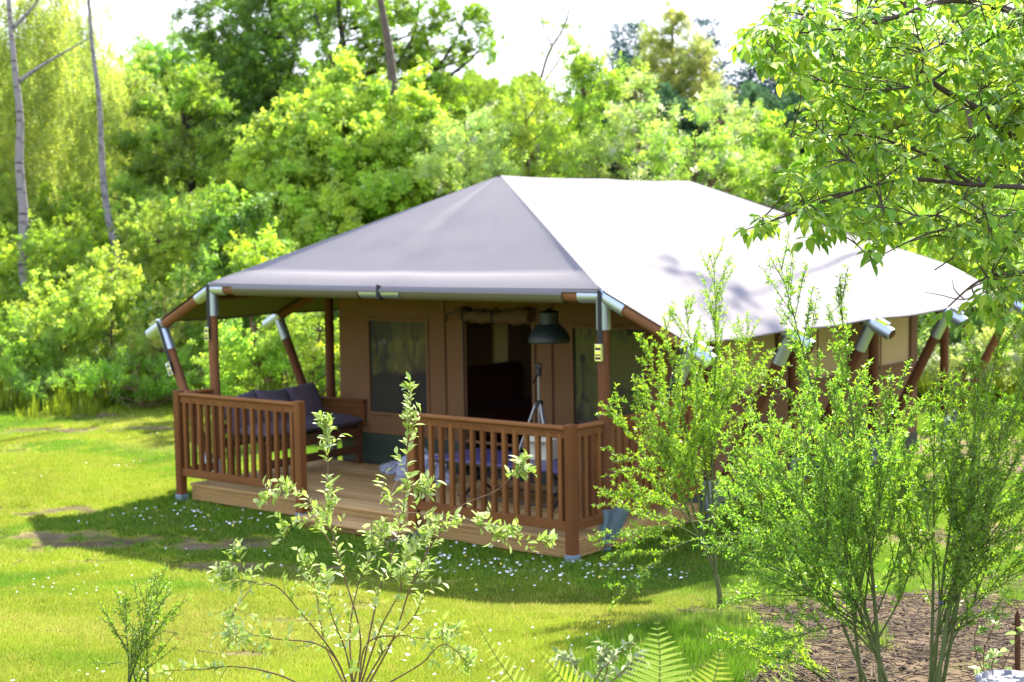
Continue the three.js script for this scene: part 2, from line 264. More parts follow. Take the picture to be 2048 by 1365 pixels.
{ // daisies
  rnd = rng(12);
  const g = new Geo(); for (let k = 0; k < 8; k++) { const a = k / 8 * 6.283, b = a + 0.5; const i0 = g.v(V(0, 0, 0), V(0, 1, 0), 0, 0), i1 = g.v(V(Math.cos(a), 0.15, Math.sin(a)), V(0, 1, 0), 0, 0), i2 = g.v(V(Math.cos(b), 0.15, Math.sin(b)), V(0, 1, 0), 0, 0); g.tri(i0, i2, i1); }
  const mats = [], cols = [], M = new THREE.Matrix4(), Q = new THREE.Quaternion(), put = (x, z, s, y) => { M.compose(V(x, height(x, z) + y, z), Q.setFromEuler(new THREE.Euler(rr(-0.5, 0.5), rnd() * 6, rr(-0.5, 0.5))), V(s, s, s)); mats.push(M.clone()); const c = rnd(); cols.push(c > 0.93 ? [0.75, 0.6, 0.1] : [0.8, 0.8, 0.78]); };
  for (let k = 0; k < 2600; k++) { const [x, z] = spotAt(6.8 * Math.pow(26 / 6.8, rnd()), rr(-0.42, 0.42)); if (underDeck(x, z) || soil(x, z) > 0.25 || noise(x * 0.9 + 4, z * 0.9) < 0.55 || rnd() < 0.25) continue; put(x, z, rr(0.006, 0.011), rr(0.035, 0.06)); }
  for (let k = 0; k < 300; k++) { const x = rr(-1.9, 1.3), z = 0.1 + 1.15 * Math.pow(rnd(), 1.3); if (underDeck(x, z) || soil(x, z) > 0.4 || noise(x * 3.1, z * 3.1) < 0.42) continue; put(x, z, rr(0.008, 0.014), rr(0.045, 0.08)); }
  for (let k = 0; k < 90; k++) { const x = rr(-5, -3.4), z = rr(0.2, 1.1); put(x, z, rr(0.009, 0.014), rr(0.05, 0.08)); }
  tag(instanced('daisies', g.geo(), new THREE.MeshStandardMaterial({ color: 0xffffff, roughness: 0.8, side: THREE.DoubleSide }), mats, cols, scene), 'white daisies scattered through the grass, thickest before the veranda', 'daisies', null, 'stuff');
}
{ // twigs and clods on the bare bank
  rnd = rng(13);
  const tw = new Geo().tube([V(0, 0, -0.5), V(0.06, 0.03, 0), V(-0.03, 0.01, 0.5)], 0.02, 4).geo(), cl = new THREE.IcosahedronGeometry(1, 1); { const P = cl.attributes.position; for (let k = 0; k < P.count; k++) { const s = 0.75 + 0.5 * noise(P.getX(k) * 2 + 9, P.getY(k) * 2 + P.getZ(k) * 3); P.setXYZ(k, P.getX(k) * s, P.getY(k) * s * 0.6, P.getZ(k) * s); } cl.computeVertexNormals(); }
  const mt = [], ct = [], mc = [], cc = [], M = new THREE.Matrix4(), Q = new THREE.Quaternion();
  for (let k = 0; k < 16000; k++) {
    const [x, z] = k % 3 ? spotAt(rr(6, 12), rr(0.1, 0.42)) : spotAt(rr(6.5, 20), rr(-0.42, 0.4)); const m = soil(x, z); if (m < 0.45 || underDeck(x, z)) continue;
    if (k % 4 === 0) { const s = rr(0.06, 0.28); M.compose(V(x, height(x, z) + 0.01, z), Q.setFromEuler(new THREE.Euler(rr(-0.3, 0.3), rnd() * 6.3, 0)), V(0.16, 0.16, s)); mt.push(M.clone()); const q = rr(0.4, 1.1); ct.push([0.12 * q, 0.075 * q, 0.05 * q]); }
    else { const s = 0.003 + 0.014 * Math.pow(rnd(), 5); M.compose(V(x, height(x, z), z), Q.setFromEuler(new THREE.Euler(rnd() * 6, rnd() * 6, 0)), V(s, s, s)); mc.push(M.clone()); const q = rr(0.5, 1.5); cc.push([0.105 * q, 0.072 * q, 0.052 * q]); }
  }
  tag(instanced('dead_twigs', tw, bark(1, 1, 1, 0.001), mt, ct, scene), 'dead brown twigs littering the bare earth under the broom', 'twigs', null, 'stuff');
  tag(instanced('earth_clods', cl, new THREE.MeshStandardMaterial({ roughness: 1 }), mc, cc, scene), 'small pinkish brown clods and stones on the bare bank', 'soil', null, 'stuff');
}

// ------------------------------------------------------------------ the tent
rnd = rng(21);
const tent = thing('safari_tent', 'beige canvas safari tent with hipped roof on round brown poles behind the veranda', 'tent');
const XL = -5.18, XR = 0, XC = -2.59, ZK = [-0.5, -2.25, -3.98, -5.93, -8.05], RY = 3.43, BY = 2.262, EX = 0.88, EY = 1.835, ZR1 = -2.31, ZR2 = -6.15;
{ // canvas: two slopes and two hips
  const rc = new Geo(), top = 0.066;
  const prof = [[0, XC, RY], [0.754, 0.0, BY + top], [1, EX, EY + top * 0.9]];
  for (const sg of [1, -1]) {
    rc.grid(80, 30, (u, v) => {
      const t = v, x0 = interp(t, [0, 0.754, 1], [XC, 0, EX]), y0 = interp(t, [0, 0.754, 1], [RY, BY + top, EY + top * 0.9]);
      const q = Math.min(1, t / 0.754), zf = lerp(ZR1, ZK[0] + 0.05, q), zb = lerp(ZR2, ZK[4] - 0.05, q), z = lerp(zf, zb, u);
      let k = 0; while (k < 3 && z < ZK[k + 1]) k++;
      const f = clamp((z - ZK[k]) / (ZK[k + 1] - ZK[k])), sag = Math.sin(f * Math.PI) ** 2 * Math.sin(Math.PI * Math.min(1, t * 0.62 + 0.22)) * 0.02;
      const ridgeSag = (1 - t) ** 3 * Math.sin(Math.PI * u) * 0.0, wr = (fbm(z * 1.3 + 7 * sg, t * 9, 3) - 0.5) * 0.018 + 0.006 * Math.sin(t * 60 + z) * smooth(0.86, 1, t) * 0.5;
      return V(sg > 0 ? x0 : 2 * XC - x0, y0 - sag - ridgeSag + wr * Math.sin(Math.PI * u) - (t > 0.98 ? Math.sin(f * Math.PI) * 0.006 : 0), z);
    }, 7.5, 3.8);
  }
  for (const bk of [0, 1]) rc.grid(70, 40, (u, v) => {
    const half = (XR - XC) * v, x = XC + (u * 2 - 1) * half, zs = bk ? ZR2 : ZR1, ze = bk ? ZK[4] - 0.05 : ZK[0] + 0.05, e = Math.pow(Math.sin(Math.PI * u), 0.35);
    const lin = lerp(RY, BY + top, v), bulge = interp(v, [0, 0.3, 0.6, 0.855, 0.875, 0.93, 1], [0, -0.014, -0.034, -0.058, -0.034, -0.012, -0.009]) * e, cr = (1 - Math.abs(u - 0.42 - 0.1 * v) * 9) > 0 ? 0.02 * (1 - Math.abs(u - 0.42 - 0.1 * v) * 9) * Math.sin(Math.PI * v) : 0;
    return V(x, lin + bulge + cr * e + (fbm(x * 1.6, v * 6 + bk * 9, 3) - 0.5) * 0.009 * e * Math.sin(Math.PI * v), lerp(zs, ze, v) - (v > 0.99 ? (bk ? -0.005 : 0.005) : 0));
  }, 5.2, 2.2);
  // hem wrapped round the front and back beams
  const wrap = (x0, x1, a0, a1, z, dz) => rc.grid(20, 10, (u, v) => { const a = lerp(a0, a1, v); return V(lerp(x0, x1, u), BY + Math.sin(a) * 0.072, z + dz * Math.cos(a) * 0.072); }, Math.abs(x1 - x0), 0.2);
  for (const [z, dz] of [[ZK[0], 1], [ZK[4], -1]]) {
    wrap(XL + 0.02, XR - 0.02, 0.9, 0.5, z, dz); wrap(XL + 0.40, XR - 0.40, 0.5, 0.1, z, dz);
  }
  const roof = add('roof_canvas', rc.geo(), roofCanvas, tent);
  for (const [z, dz] of [[ZK[0], 1], [ZK[4], -1]]) for (const [x0, x1] of [[XL + 0.40, -2.92], [-2.34, XR - 0.40]]) add('beam_cover', new Geo().grid(20, 10, (u, v) => { const a = lerp(0.1, -2.2, v); return V(lerp(x0, x1, u), BY + Math.sin(a) * 0.07, z + dz * Math.cos(a) * 0.07); }, Math.abs(x1 - x0), 0.2).geo(), shadedCanvas, roof);
  // added sheet whose dark olive paints the shade beneath the canvas
  const g = roof.geometry.clone(), P = g.attributes.position; for (let k = 0; k < P.count; k++) P.setY(k, P.getY(k) - 0.007);
  add('roof_shade_sheet', g, shadedCanvas, roof);
  for (const x of [EX, 2 * XC - EX]) { const pts = []; for (let k = 0; k <= 48; k++) { const z = lerp(ZK[0] + 0.05, ZK[4] - 0.05, k / 48); let q = 0; while (q < 3 && z < ZK[q + 1]) q++; const f = clamp((z - ZK[q]) / (ZK[q + 1] - ZK[q])); pts.push(V(x, EY + top * 0.9 - 0.012 - Math.sin(f * Math.PI) ** 2 * 0.016, z)); } add('hem', new Geo().tube(pts, 0.011, 6).geo(), roofCanvas, roof); }
}
const pole = (name, a, b, r, parent = tent, m = poleWood[Math.floor(rnd() * 3)]) => { const L = a.distanceTo(b), n = Math.max(2, Math.round(L / 0.35)), pts = []; const w = rnd() * 9; for (let k = 0; k <= n; k++) { const p = a.clone().lerp(b, k / n); const s = Math.sin(Math.PI * k / n) * 0.006; p.x += (noise(k * 0.7 + w, 1) - 0.5) * s * 2; p.z += (noise(k * 0.7 + w, 5) - 0.5) * s * 2; pts.push(p); } return add(name, new Geo().tube(pts, pts.map(() => r * rr(0.97, 1.03)), 14).geo(), m, parent); };
const sleeve = (a, b, r, parent, m = metal) => add('metal_sleeve', new Geo().tube([a, a.clone().lerp(b, 0.5), b], r, 16).geo(), m, parent);
function buckle(parent, p, dir, out) {                                   // ratchet tensioner: plates, drum and handle; dir = along the strap, out = away from the pole
  const side = dir.clone().cross(out).normalize(), M = new THREE.Matrix4().makeBasis(side, dir, out).setPosition(p), g = new Geo();
  const put = (x, y, z, sx, sy, sz) => g.add(bevelBox(sx, sy, sz, 0.002), M.clone().multiply(new THREE.Matrix4().makeTranslation(x, y, z)));
  put(-0.028, 0, 0.02, 0.006, 0.15, 0.04); put(0.028, 0, 0.02, 0.006, 0.15, 0.04); put(0, 0.055, 0.02, 0.05, 0.03, 0.03); put(0, 0.0, 0.035, 0.05, 0.035, 0.012); put(0, -0.07, 0.03, 0.068, 0.012, 0.012); put(0, -0.035, 0.028, 0.05, 0.012, 0.02);
  return add('ratchet_buckle', g.geo(), chrome, parent);
}
function strap(a, b, out, parent = tent) {
  const d = b.clone().sub(a), L = d.length(); d.normalize(); const side = d.clone().cross(out).normalize(), M = new THREE.Matrix4().makeBasis(side, d, out).setPosition(a.clone().lerp(b, 0.5));
  const s = add('strap', bevelBox(0.04, L, 0.004, 0.001).applyMatrix4(M), blackStrap, parent);
  buckle(s, b.clone().addScaledVector(d, 0.04), d.clone().negate(), out); return s;
}
for (const [z, k] of ZK.map((z, k) => [z, k])) for (const sg of [1, -1]) {
  const X = (x) => sg > 0 ? x : 2 * XC - x, end = k === 0 || k === 4, dir = V(sg * 0.9, -0.44, 0).normalize();
  // post
  const post = pole('post', V(X(0), 0.1, z), V(X(0), end ? BY - 0.02 : BY - 0.03, z), 0.055);
  sleeve(V(X(0), 0.10, z), V(X(0), 0.40, z), 0.063, post, k === 0 && sg > 0 ? footMetal : metal); sleeve(V(X(0), -0.05, z), V(X(0), 0.06, z), 0.045, post, footMetal);
  if (end) sleeve(V(X(0), 1.97, z), V(X(0), BY, z), 0.064, post);
  // rafter from the ridge, or from the beam at the ends, out to the eave
  const eave = V(X(EX), EY, z), inner = end ? V(X(0), BY, z) : V(X(-2.5), RY - 0.14, z);
  const rafter = pole('rafter', inner, eave.clone().addScaledVector(dir, -0.05), 0.055, tent, poleWood[end ? 2 : k % 2]);
  if (end) sleeve(inner.clone().addScaledVector(dir, -0.02), inner.clone().addScaledVector(dir, 0.26), 0.063, rafter);
  sleeve(eave.clone().addScaledVector(dir, -0.07), eave.clone().addScaledVector(dir, 0.24), 0.066, rafter);
  const plug = pole('pole_end', eave.clone().addScaledVector(dir, 0.2), eave.clone().addScaledVector(dir, 0.246), 0.057, rafter, darkWood);
  { // tensioning ratchet on top of the eave tube
    const q = eave.clone().addScaledVector(dir, 0.12).add(V(0, 0.062, 0)), upN = V(sg * 0.44, 0.9, 0).normalize(); buckle(rafter, q, dir.clone().negate(), upN);
  }
  // slanting prop from the eave back to the foot of the post
  const foot = V(X(0.07), 0.2, z + 0.0), pd = eave.clone().sub(foot).normalize(), prop = pole('prop', foot, eave, 0.055, tent, poleWood[end ? 2 : 1]);
  sleeve(eave.clone().addScaledVector(pd, -0.30), eave.clone().addScaledVector(pd, -0.03), 0.063, prop); sleeve(foot.clone().addScaledVector(pd, -0.03), foot.clone().addScaledVector(pd, 0.27), 0.064, prop, k === 0 && sg > 0 ? footMetal : metal);
  if (end) {
    const f = k === 0 ? 1 : -1, out = V(sg > 0 ? 0.12 : 0.12, 0, f).normalize();
    strap(V(X(0.0), BY + 0.05, z).addScaledVector(out, 0.071), V(X(0.0), 1.82, z).addScaledVector(out, 0.071), out);
    const o2 = V(0.05, 0, f).normalize(); strap(eave.clone().add(V(0, 0.06, 0)).addScaledVector(o2, 0.071), eave.clone().addScaledVector(pd, -0.48).addScaledVector(o2, 0.071), o2);
  }
}
for (const z of [ZK[0], ZK[4]]) {
  const beam = pole('eave_beam', V(XL, BY, z), V(XR, BY, z), 0.058, tent, poleWood[2]);
  sleeve(V(XL - 0.03, BY, z), V(XL + 0.24, BY, z), 0.065, beam); sleeve(V(XR - 0.24, BY, z), V(XR + 0.03, BY, z), 0.065, beam);
  sleeve(V(-2.90, BY, z), V(-2.66, BY, z), 0.066, beam); sleeve(V(-2.60, BY, z), V(-2.36, BY, z), 0.066, beam);
  add('strap', bevelBox(0.04, 0.15, 0.15, 0.03), blackStrap, beam, [-2.63, BY, z]);
}
pole('ridge_pole', V(XC, RY - 0.1, ZR1), V(XC, RY - 0.1, ZR2), 0.055);
for (const [zr, zb] of [[ZR1, ZK[0]], [ZR2, ZK[4]]]) for (const x of [XL, XR]) pole('hip_rafter', V(XC, RY - 0.17, zr), V(x, BY - 0.07, zb), 0.042);
for (const x of [XL, XR]) for (let k = 0; k < 4; k++) pole('purlin', V(x, BY - 0.08, ZK[k]), V(x, BY - 0.08, ZK[k + 1]), 0.045);
for (const k of [1, 3]) pole('cross_beam', V(XL, BY - 0.1, ZK[k]), V(XR, BY - 0.1, ZK[k]), 0.05);
// walls
const WZ = -2.1, WB = -7.95, WL = -4.86, WR = -0.32, FL = 0.2;
{
  const under = (x) => Math.min(RY - 0.12, BY + 0.0 + (1 - Math.abs(x - XC) / 2.59) * 1.0);
  // front wall in strips round its openings
  const opens = [[-4.38, -3.50, 0.80, 1.85, 'w'], [-2.93, -2.04, FL + 0.01, 1.86, 'd'], [-1.50, -0.62, 0.85, 1.85, 'w']];
  const sheet = (g, x0, x1, y0, y1, z, n = 16) => g.grid(n, 10, (u, v) => { const x = lerp(x0, x1, u), y = lerp(y0, y1(x), v); return V(x, y, z + (fbm(x * 3.2, y * 0.8, 3) - 0.5) * 0.034); }, x1 - x0, 2);
  const fw = new Geo(); let x = WL; const top = (q) => under(q) - 0.05, c = (y) => () => y;
  for (const [a, b, y0, y1, t] of opens) { sheet(fw, x, a, 0.56, top, WZ); sheet(fw, a, b, y1, top, WZ); if (t === 'w') sheet(fw, a, b, 0.56, c(y0), WZ); x = b; }
  sheet(fw, x, WR, 0.56, top, WZ);
  const front = add('front_wall', fw.geo(), wallCanvas, tent);
  const sk = new Geo(); sheet(sk, WL, -2.93, FL + 0.005, c(0.56), WZ + 0.012); sheet(sk, -2.04, WR, FL + 0.005, c(0.56), WZ + 0.012);
  add('skirting', sk.geo(), greenSkirt, front);
  for (const [x, y0, y1] of [[-2.965, FL + 0.02, 1.86], [-2.005, FL + 0.02, 1.86], [-3.24, 0.58, 2.3], [-1.78, 0.58, 2.3]]) add('seam', bevelBox(0.035, y1 - y0, 0.004, 0.001), wallCanvas, front, [x, (y0 + y1) / 2, WZ + 0.021]);
  add('zip', bevelBox(0.012, 1.62, 0.006, 0.002), blackStrap, front, [-2.95, 1.04, WZ + 0.026]); add('seam', bevelBox(4.5, 0.03, 0.004, 0.001), wallCanvas, front, [-2.59, 0.575, WZ + 0.024]);
  for (const [a, b, y0, y1, t] of opens) {
    if (t === 'd') continue;
    const w = sub('window', tent);
    add('pane', new Geo().grid(14, 14, (u, v) => V(lerp(a, b, u), lerp(y0, y1, v), WZ - 0.008 + 0.012 * (fbm(u * 2.2 + a, v * 1.6, 2) - 0.5)), 0.9, 1).geo(), pane, w);
    const f = new Geo(); f.box((a + b) / 2, y1 + 0.012, WZ + 0.01, b - a + 0.06, 0.035, 0.012); f.box((a + b) / 2, y0 - 0.012, WZ + 0.01, b - a + 0.06, 0.035, 0.012); f.box(a - 0.012, (y0 + y1) / 2, WZ + 0.012, 0.035, y1 - y0, 0.012); f.box(b + 0.012, (y0 + y1) / 2, WZ + 0.012, 0.035, y1 - y0, 0.012);
    add('window_frame', f.geo(), wallCanvas, w);
    for (const q of [0.24, 0.34, 0.72, 0.8]) add('tie_strap', bevelBox(0.014, 0.2, 0.003, 0.001), blackStrap, w, [lerp(a, b, q), y1 - 0.11 - 0.05 * (q % 0.1) * 10, WZ - 0.03], [0.05, 0, rr(-0.06, 0.06)]);
  }
  // rolled up door above the opening, held by straps
  const dr = new Geo(), pts = []; for (let k = 0; k <= 14; k++) pts.push(V(lerp(-2.98, -1.98, k / 14), 1.96 - 0.03 * Math.sin(k / 14 * Math.PI) + 0.012 * Math.sin(k * 2.1), WZ + 0.085)); dr.tube(pts, pts.map((p, k) => 0.062 + 0.012 * Math.sin(k * 1.7) + (k > 9 ? 0.02 : 0)), 12);
  const roll = add('rolled_door', dr.geo(), rolled, tent);
  for (const q of [-2.85, -2.45, -2.12]) add('tie_strap', new THREE.TorusGeometry(0.082, 0.008, 6, 18), blackStrap, roll, [q, 1.945, WZ + 0.085], [0, Math.PI / 2 + rr(-0.1, 0.1), 0]);
  add('loose_cord', new Geo().tube(curve([V(-2.98, 1.97, WZ + 0.12), V(-3.08, 1.96, WZ + 0.1), V(-3.13, 1.92, WZ + 0.08), V(-3.16, 1.87, WZ + 0.06)], 10), 0.009, 5).geo(), blackStrap, roll);
  // side walls with light blinds
  for (const X of [WR, WL]) {
    const s = new Geo(); const wins = [[-2.97, -4.2], [-4.89, -5.95], [-6.80, -7.72]], o = X === WR ? 1 : -1;
    const sh = (g, z0, z1, y0, y1, dx = 0) => g.grid(10, 8, (u, v) => { const z = lerp(z0, z1, u), y = lerp(y0, y1, v); return V(X + dx + (fbm(z * 1.8 + X, y * 1.4, 3) - 0.5) * 0.03, y, z); }, Math.abs(z1 - z0), y1 - y0);
    let z = WZ; for (const [a, b] of wins) { sh(s, z, a, 0.15, 2.24); sh(s, a, b, 0.15, 1.10); sh(s, a, b, 1.92, 2.24); z = b; } sh(s, z, WB, 0.15, 2.24);
    const wall = add('side_wall', s.geo(), wallCanvas, tent);
    const k = new Geo(); sh(k, WZ, WB, 0.0, 0.17, 0.012 * o); add('skirting', k.geo(), greenSkirt, wall);
    for (const [a, b] of wins) { const w = sub('window', tent), g = new Geo(); sh(g, a + 0.02, b - 0.02, 1.09, 1.94, -0.012 * o); add('blind', g.geo(), blindCanvas, w); const f = new Geo(); f.box(X + 0.02 * o, 1.10, (a + b) / 2, 0.012, 0.03, a - b); f.box(X + 0.022 * o, 1.51, a, 0.012, 0.84, 0.03); f.box(X + 0.022 * o, 1.51, b, 0.012, 0.84, 0.03); add('window_frame', f.geo(), wallCanvas, w); }
  }
  const bw = new Geo(); bw.grid(12, 8, (u, v) => { const q = lerp(WL, WR, u); return V(q, lerp(0, BY - 0.03, v), WB); }, 4.5, 2.6); add('back_wall', bw.geo(), wallCanvas, tent);
  const iw = new Geo(); iw.grid(8, 8, (u, v) => V(lerp(WL, WR, u), lerp(FL, 2.3, v), -5.2 + 0.02 * Math.sin(u * 40)), 4.5, 2.1); add('inner_curtain', iw.geo(), fabric(0.16, 0.10, 0.06), tent);
  const fs = new Geo(); fs.box((WL + WR) / 2, FL - 0.03, (WZ + WB) / 2, WR - WL - 0.02, 0.05, WZ - WB - 0.04); add('floor_sheet', fs.geo(), floorSheet, tent);
}

// ------------------------------------------------------------------ the veranda
rnd = rng(31);
const deck = thing('wooden_veranda', 'brown timber veranda with slatted railings and one low step before the tent', 'veranda');
{
  const n = 15, z0 = -0.06, z1 = WZ + 0.02, w = (z0 - z1) / n;
  for (let k = 0; k < n; k++) add('plank', bevelBox(5.10, 0.028, w - 0.007, 0.004), deckWood[Math.floor(rnd() * 3)], deck, [-2.56 + rr(-0.006, 0.006), FL - 0.014 + rr(-0.0015, 0.0015), z0 - w * (k + 0.5)]);
  // ribbed fascia boards: a board with shallow grooves
  const fascia = (len, hgt) => { const g = new Geo(), rows = Math.max(3, Math.round(hgt / 0.022)), s = hgt / rows; g.box(0, 0, -0.012, len, hgt, 0.016, 0.002); for (let k = 0; k < rows; k++) g.box(0, -hgt / 2 + s * (k + 0.5), 0, len, s - 0.006, 0.014, 0.003); return g.geo(); };
  add('fascia_board', fascia(5.08, 0.15), deckWood[0], deck, [-2.56, FL - 0.028 - 0.077, -0.078]);
  add('fascia_board', fascia(1.98, 0.13), deckWood[1], deck, [-0.008, FL - 0.028 - 0.067, -1.08], [0, Math.PI / 2, 0]); add('fascia_board', fascia(1.98, 0.13), deckWood[1], deck, [-5.112, FL - 0.028 - 0.067, -1.08], [0, -Math.PI / 2, 0]);
  const st = sub('step', deck);
  for (let k = 0; k < 2; k++) add('plank', bevelBox(1.38, 0.028, 0.165, 0.004), deckWood[k + 1], st, [-2.45, 0.095, 0.03 + 0.172 * k]);
  add('fascia_board', fascia(1.36, 0.07), deckWood[0], st, [-2.45, 0.044, 0.187]);
  const fr = new Geo(); for (const z of [-0.16, -1.0, -1.9]) fr.box(-2.56, 0.09, z, 5.0, 0.09, 0.06); add('joist', fr.geo(), darkWood, deck);
  // railings
  const HP = 1.2, bal = [bevelBox(0.045, 0.78, 0.045, 0.006), bevelBox(0.045, 0.78, 0.045, 0.006), bevelBox(0.045, 0.78, 0.045, 0.006)];
  const wd = () => railWood[Math.floor(rnd() * 4)];
  function railing(a, b, nb, y0 = 0, wide = 1) {                         // between two points on the ground plan, posts not included
    const g = sub('railing', deck), L = a.distanceTo(b), mid = a.clone().lerp(b, 0.5), turn = Math.atan2(-(b.z - a.z), b.x - a.x);
    const rail = new Geo(), pr = []; rail.box(0, 0, 0, L, 0.03, 0.085, 0.012);
    add('handrail', rail.geo(), railWood[2], g, [mid.x, HP - 0.035, mid.z], [0, turn, 0]);
    add('top_rail', bevelBox(L, 0.075, 0.042, 0.006), railWood[0], g, [mid.x, HP - 0.09, mid.z], [0, turn, 0]);
    add('bottom_rail', bevelBox(L, 0.085, 0.045, 0.006), railWood[0], g, [mid.x, 0.325, mid.z], [0, turn, 0]);
    for (let k = 0; k < nb; k++) { const p = a.clone().lerp(b, (k + 0.5) / nb); const m = add('baluster', bal[k % 3], wd(), g, [p.x, 0.73, p.z], [0, turn + rr(-0.02, 0.02), 0]); if (wide > 1) m.scale.x = wide; }
    return g;
  }
  const post = (x, z, hgt = HP, y0 = 0.03) => { const p = add('railing_post', bevelBox(0.09, hgt - y0, 0.09, 0.008), wd(), deck, [x, (hgt + y0) / 2, z]); add('metal_foot', bevelBox(0.1, 0.12, 0.1, 0.004), footMetal, p, [0, -(hgt - y0) / 2 - 0.005, 0]); return p; };
  post(XL, 0); post(0, 0); post(-3.32, -0.0); post(-1.81, -0.0);
  railing(V(XL + 0.045, 0, 0), V(-3.365, 0, 0), 15); railing(V(-1.765, 0, 0), V(-0.045, 0, 0), 14);
  railing(V(0, 0, -0.045), V(0, 0, -0.44), 4); railing(V(XL, 0, -0.045), V(XL, 0, -0.44), 4);
  railing(V(-0.02, 0, -0.56), V(-0.02, 0, WZ + 0.02), 14, 0, 1.5);
}

// ------------------------------------------------------------------ things on the veranda
rnd = rng(41);
{
  const b = thing('garden_bench', 'long dark brown wooden bench along the open side of the veranda', 'bench', [-4.82, FL, -1.3]);
  const zs = 1.5, P = (n, x, y, z, sx, sy, sz, m = darkWood) => add(n, bevelBox(sx, sy, sz, 0.006), m, b, [x, y, z]);
  for (const x of [-0.3, 0.3]) for (const z of [-0.72, 0.66]) P('leg', x, 0.2, z, 0.07, 0.4, 0.07);
  P('front_rail', 0.32, 0.36, 0, 0.035, 0.1, zs); P('lower_rail', 0.32, 0.17, 0, 0.035, 0.09, zs); P('back_rail', -0.32, 0.36, 0, 0.035, 0.1, zs);
  for (let k = 0; k < 6; k++) P('slat', -0.25 + k * 0.1, 0.42, 0, 0.085, 0.022, zs);
  P('arm_board', 0, 0.57, -0.77, 0.74, 0.26, 0.045, railWood[1]); P('arm_board', 0, 0.715, -0.77, 0.76, 0.03, 0.09, railWood[1]);
  const bk = new Geo(); bk.box(-0.35, 0.52, 0, 0.03, 0.1, zs); bk.box(-0.35, 0.7, 0, 0.03, 0.1, zs); add('backrest', bk.geo(), darkWood, b);
  // puffed cushions
  const cushion = (sx, sy, sz, puff, sd) => { const g = new Geo(), f = (s) => (u, v) => { const a = u * 2 - 1, c = v * 2 - 1, e = Math.pow(Math.max(0, (1 - a ** 4) * (1 - c ** 4)), 0.35), pin = 1 - 0.05 * (a * a * c * c); return V(a * sx / 2 * (1 - 0.03 * (1 - c * c)), s * (sy / 2 * e * (1 + puff * (1 - a * a) * (1 - c * c)) + 0.001) + (fbm(u * 5 + sd, v * 5, 3) - 0.5) * 0.018 * e, c * sz / 2 * (1 - 0.05 * (1 - a * a) * 0)); }; g.grid(18, 18, f(1), sx, sz); const o = g.i.length; g.grid(18, 18, f(-1), sx, sz); for (let k = o; k < g.i.length; k += 3) { const t = g.i[k]; g.i[k] = g.i[k + 1]; g.i[k + 1] = t; } for (let k = 0; k < g.i.length; k += 3) { const t = g.i[k]; g.i[k] = g.i[k + 1]; g.i[k + 1] = t; } for (let k = 0; k < g.n.length; k++) g.n[k] = -g.n[k]; for (let k = g.n.length / 2; k < g.n.length; k++) g.n[k] = -g.n[k]; return g.geo(); };
  for (const [z, l] of [[-0.92, 'flat dark grey seat cushion on the bench, at the end next to the canvas wall'], [-1.68, 'flat dark grey seat cushion on the bench, at the end next to the front railing']].map((q, i) => [[-1.68, -0.92][i], q[1]])) { const c = add('seat_cushion', cushion(0.7, 0.13, 0.75, 0.25, z), greyCushion, scene, [-4.79, FL + 0.5, z]); tag(c, l, 'cushion', 'seat cushions on the bench'); }
  const back = [[-0.75, 'grey back cushion with pointed corner nearest the front railing', 0.1, 0.95], [-1.18, 'grey back cushion in the middle of the bench', -0.08, 1.0], [-1.66, 'upright grey back cushion leaning beside the bench arm board', 0.06, 1.05]];
  for (const [z, l, tw, s] of back) { const c = add('back_cushion', cushion(0.44 * s, 0.17, 0.5, 0.35, z + 9), greyCushion, scene, [-5.02, FL + 0.69, z], [0, 0, 0]); c.rotation.set(tw, tw * 0.6, -1.22); tag(c, l, 'cushion', 'back cushions on the bench'); }
}
{ // pendant lamp
  const l = thing('pendant_lamp', 'dark green metal pendant lamp hanging above the veranda', 'lamp', [-1.2, 1.76, -1.3]);
  const m = new THREE.MeshStandardMaterial({ color: RGB(0.006, 0.014, 0.013), roughness: 0.5, side: THREE.DoubleSide });
  const pr = [[0.2, 0], [0.205, 0.02], [0.195, 0.06], [0.165, 0.12], [0.115, 0.17], [0.095, 0.185], [0.095, 0.28], [0.09, 0.3], [0.04, 0.31], [0.02, 0.33]].map((q) => new THREE.Vector2(...q)), inn = pr.slice(0, 8).reverse().map((q) => new THREE.Vector2(q.x - 0.006, q.y + 0.001));
  add('shade', new THREE.LatheGeometry([...pr.reverse(), ...inn.reverse()], 40), m, l);
  add('bulb', new THREE.SphereGeometry(0.035, 16, 12), new THREE.MeshStandardMaterial({ color: RGB(0.6, 0.58, 0.5), roughness: 0.3 }), l, [0, 0.11, 0]); add('cord', new THREE.CylinderGeometry(0.004, 0.004, 0.55, 8), blackStrap, l, [0, 0.6, 0]);
}
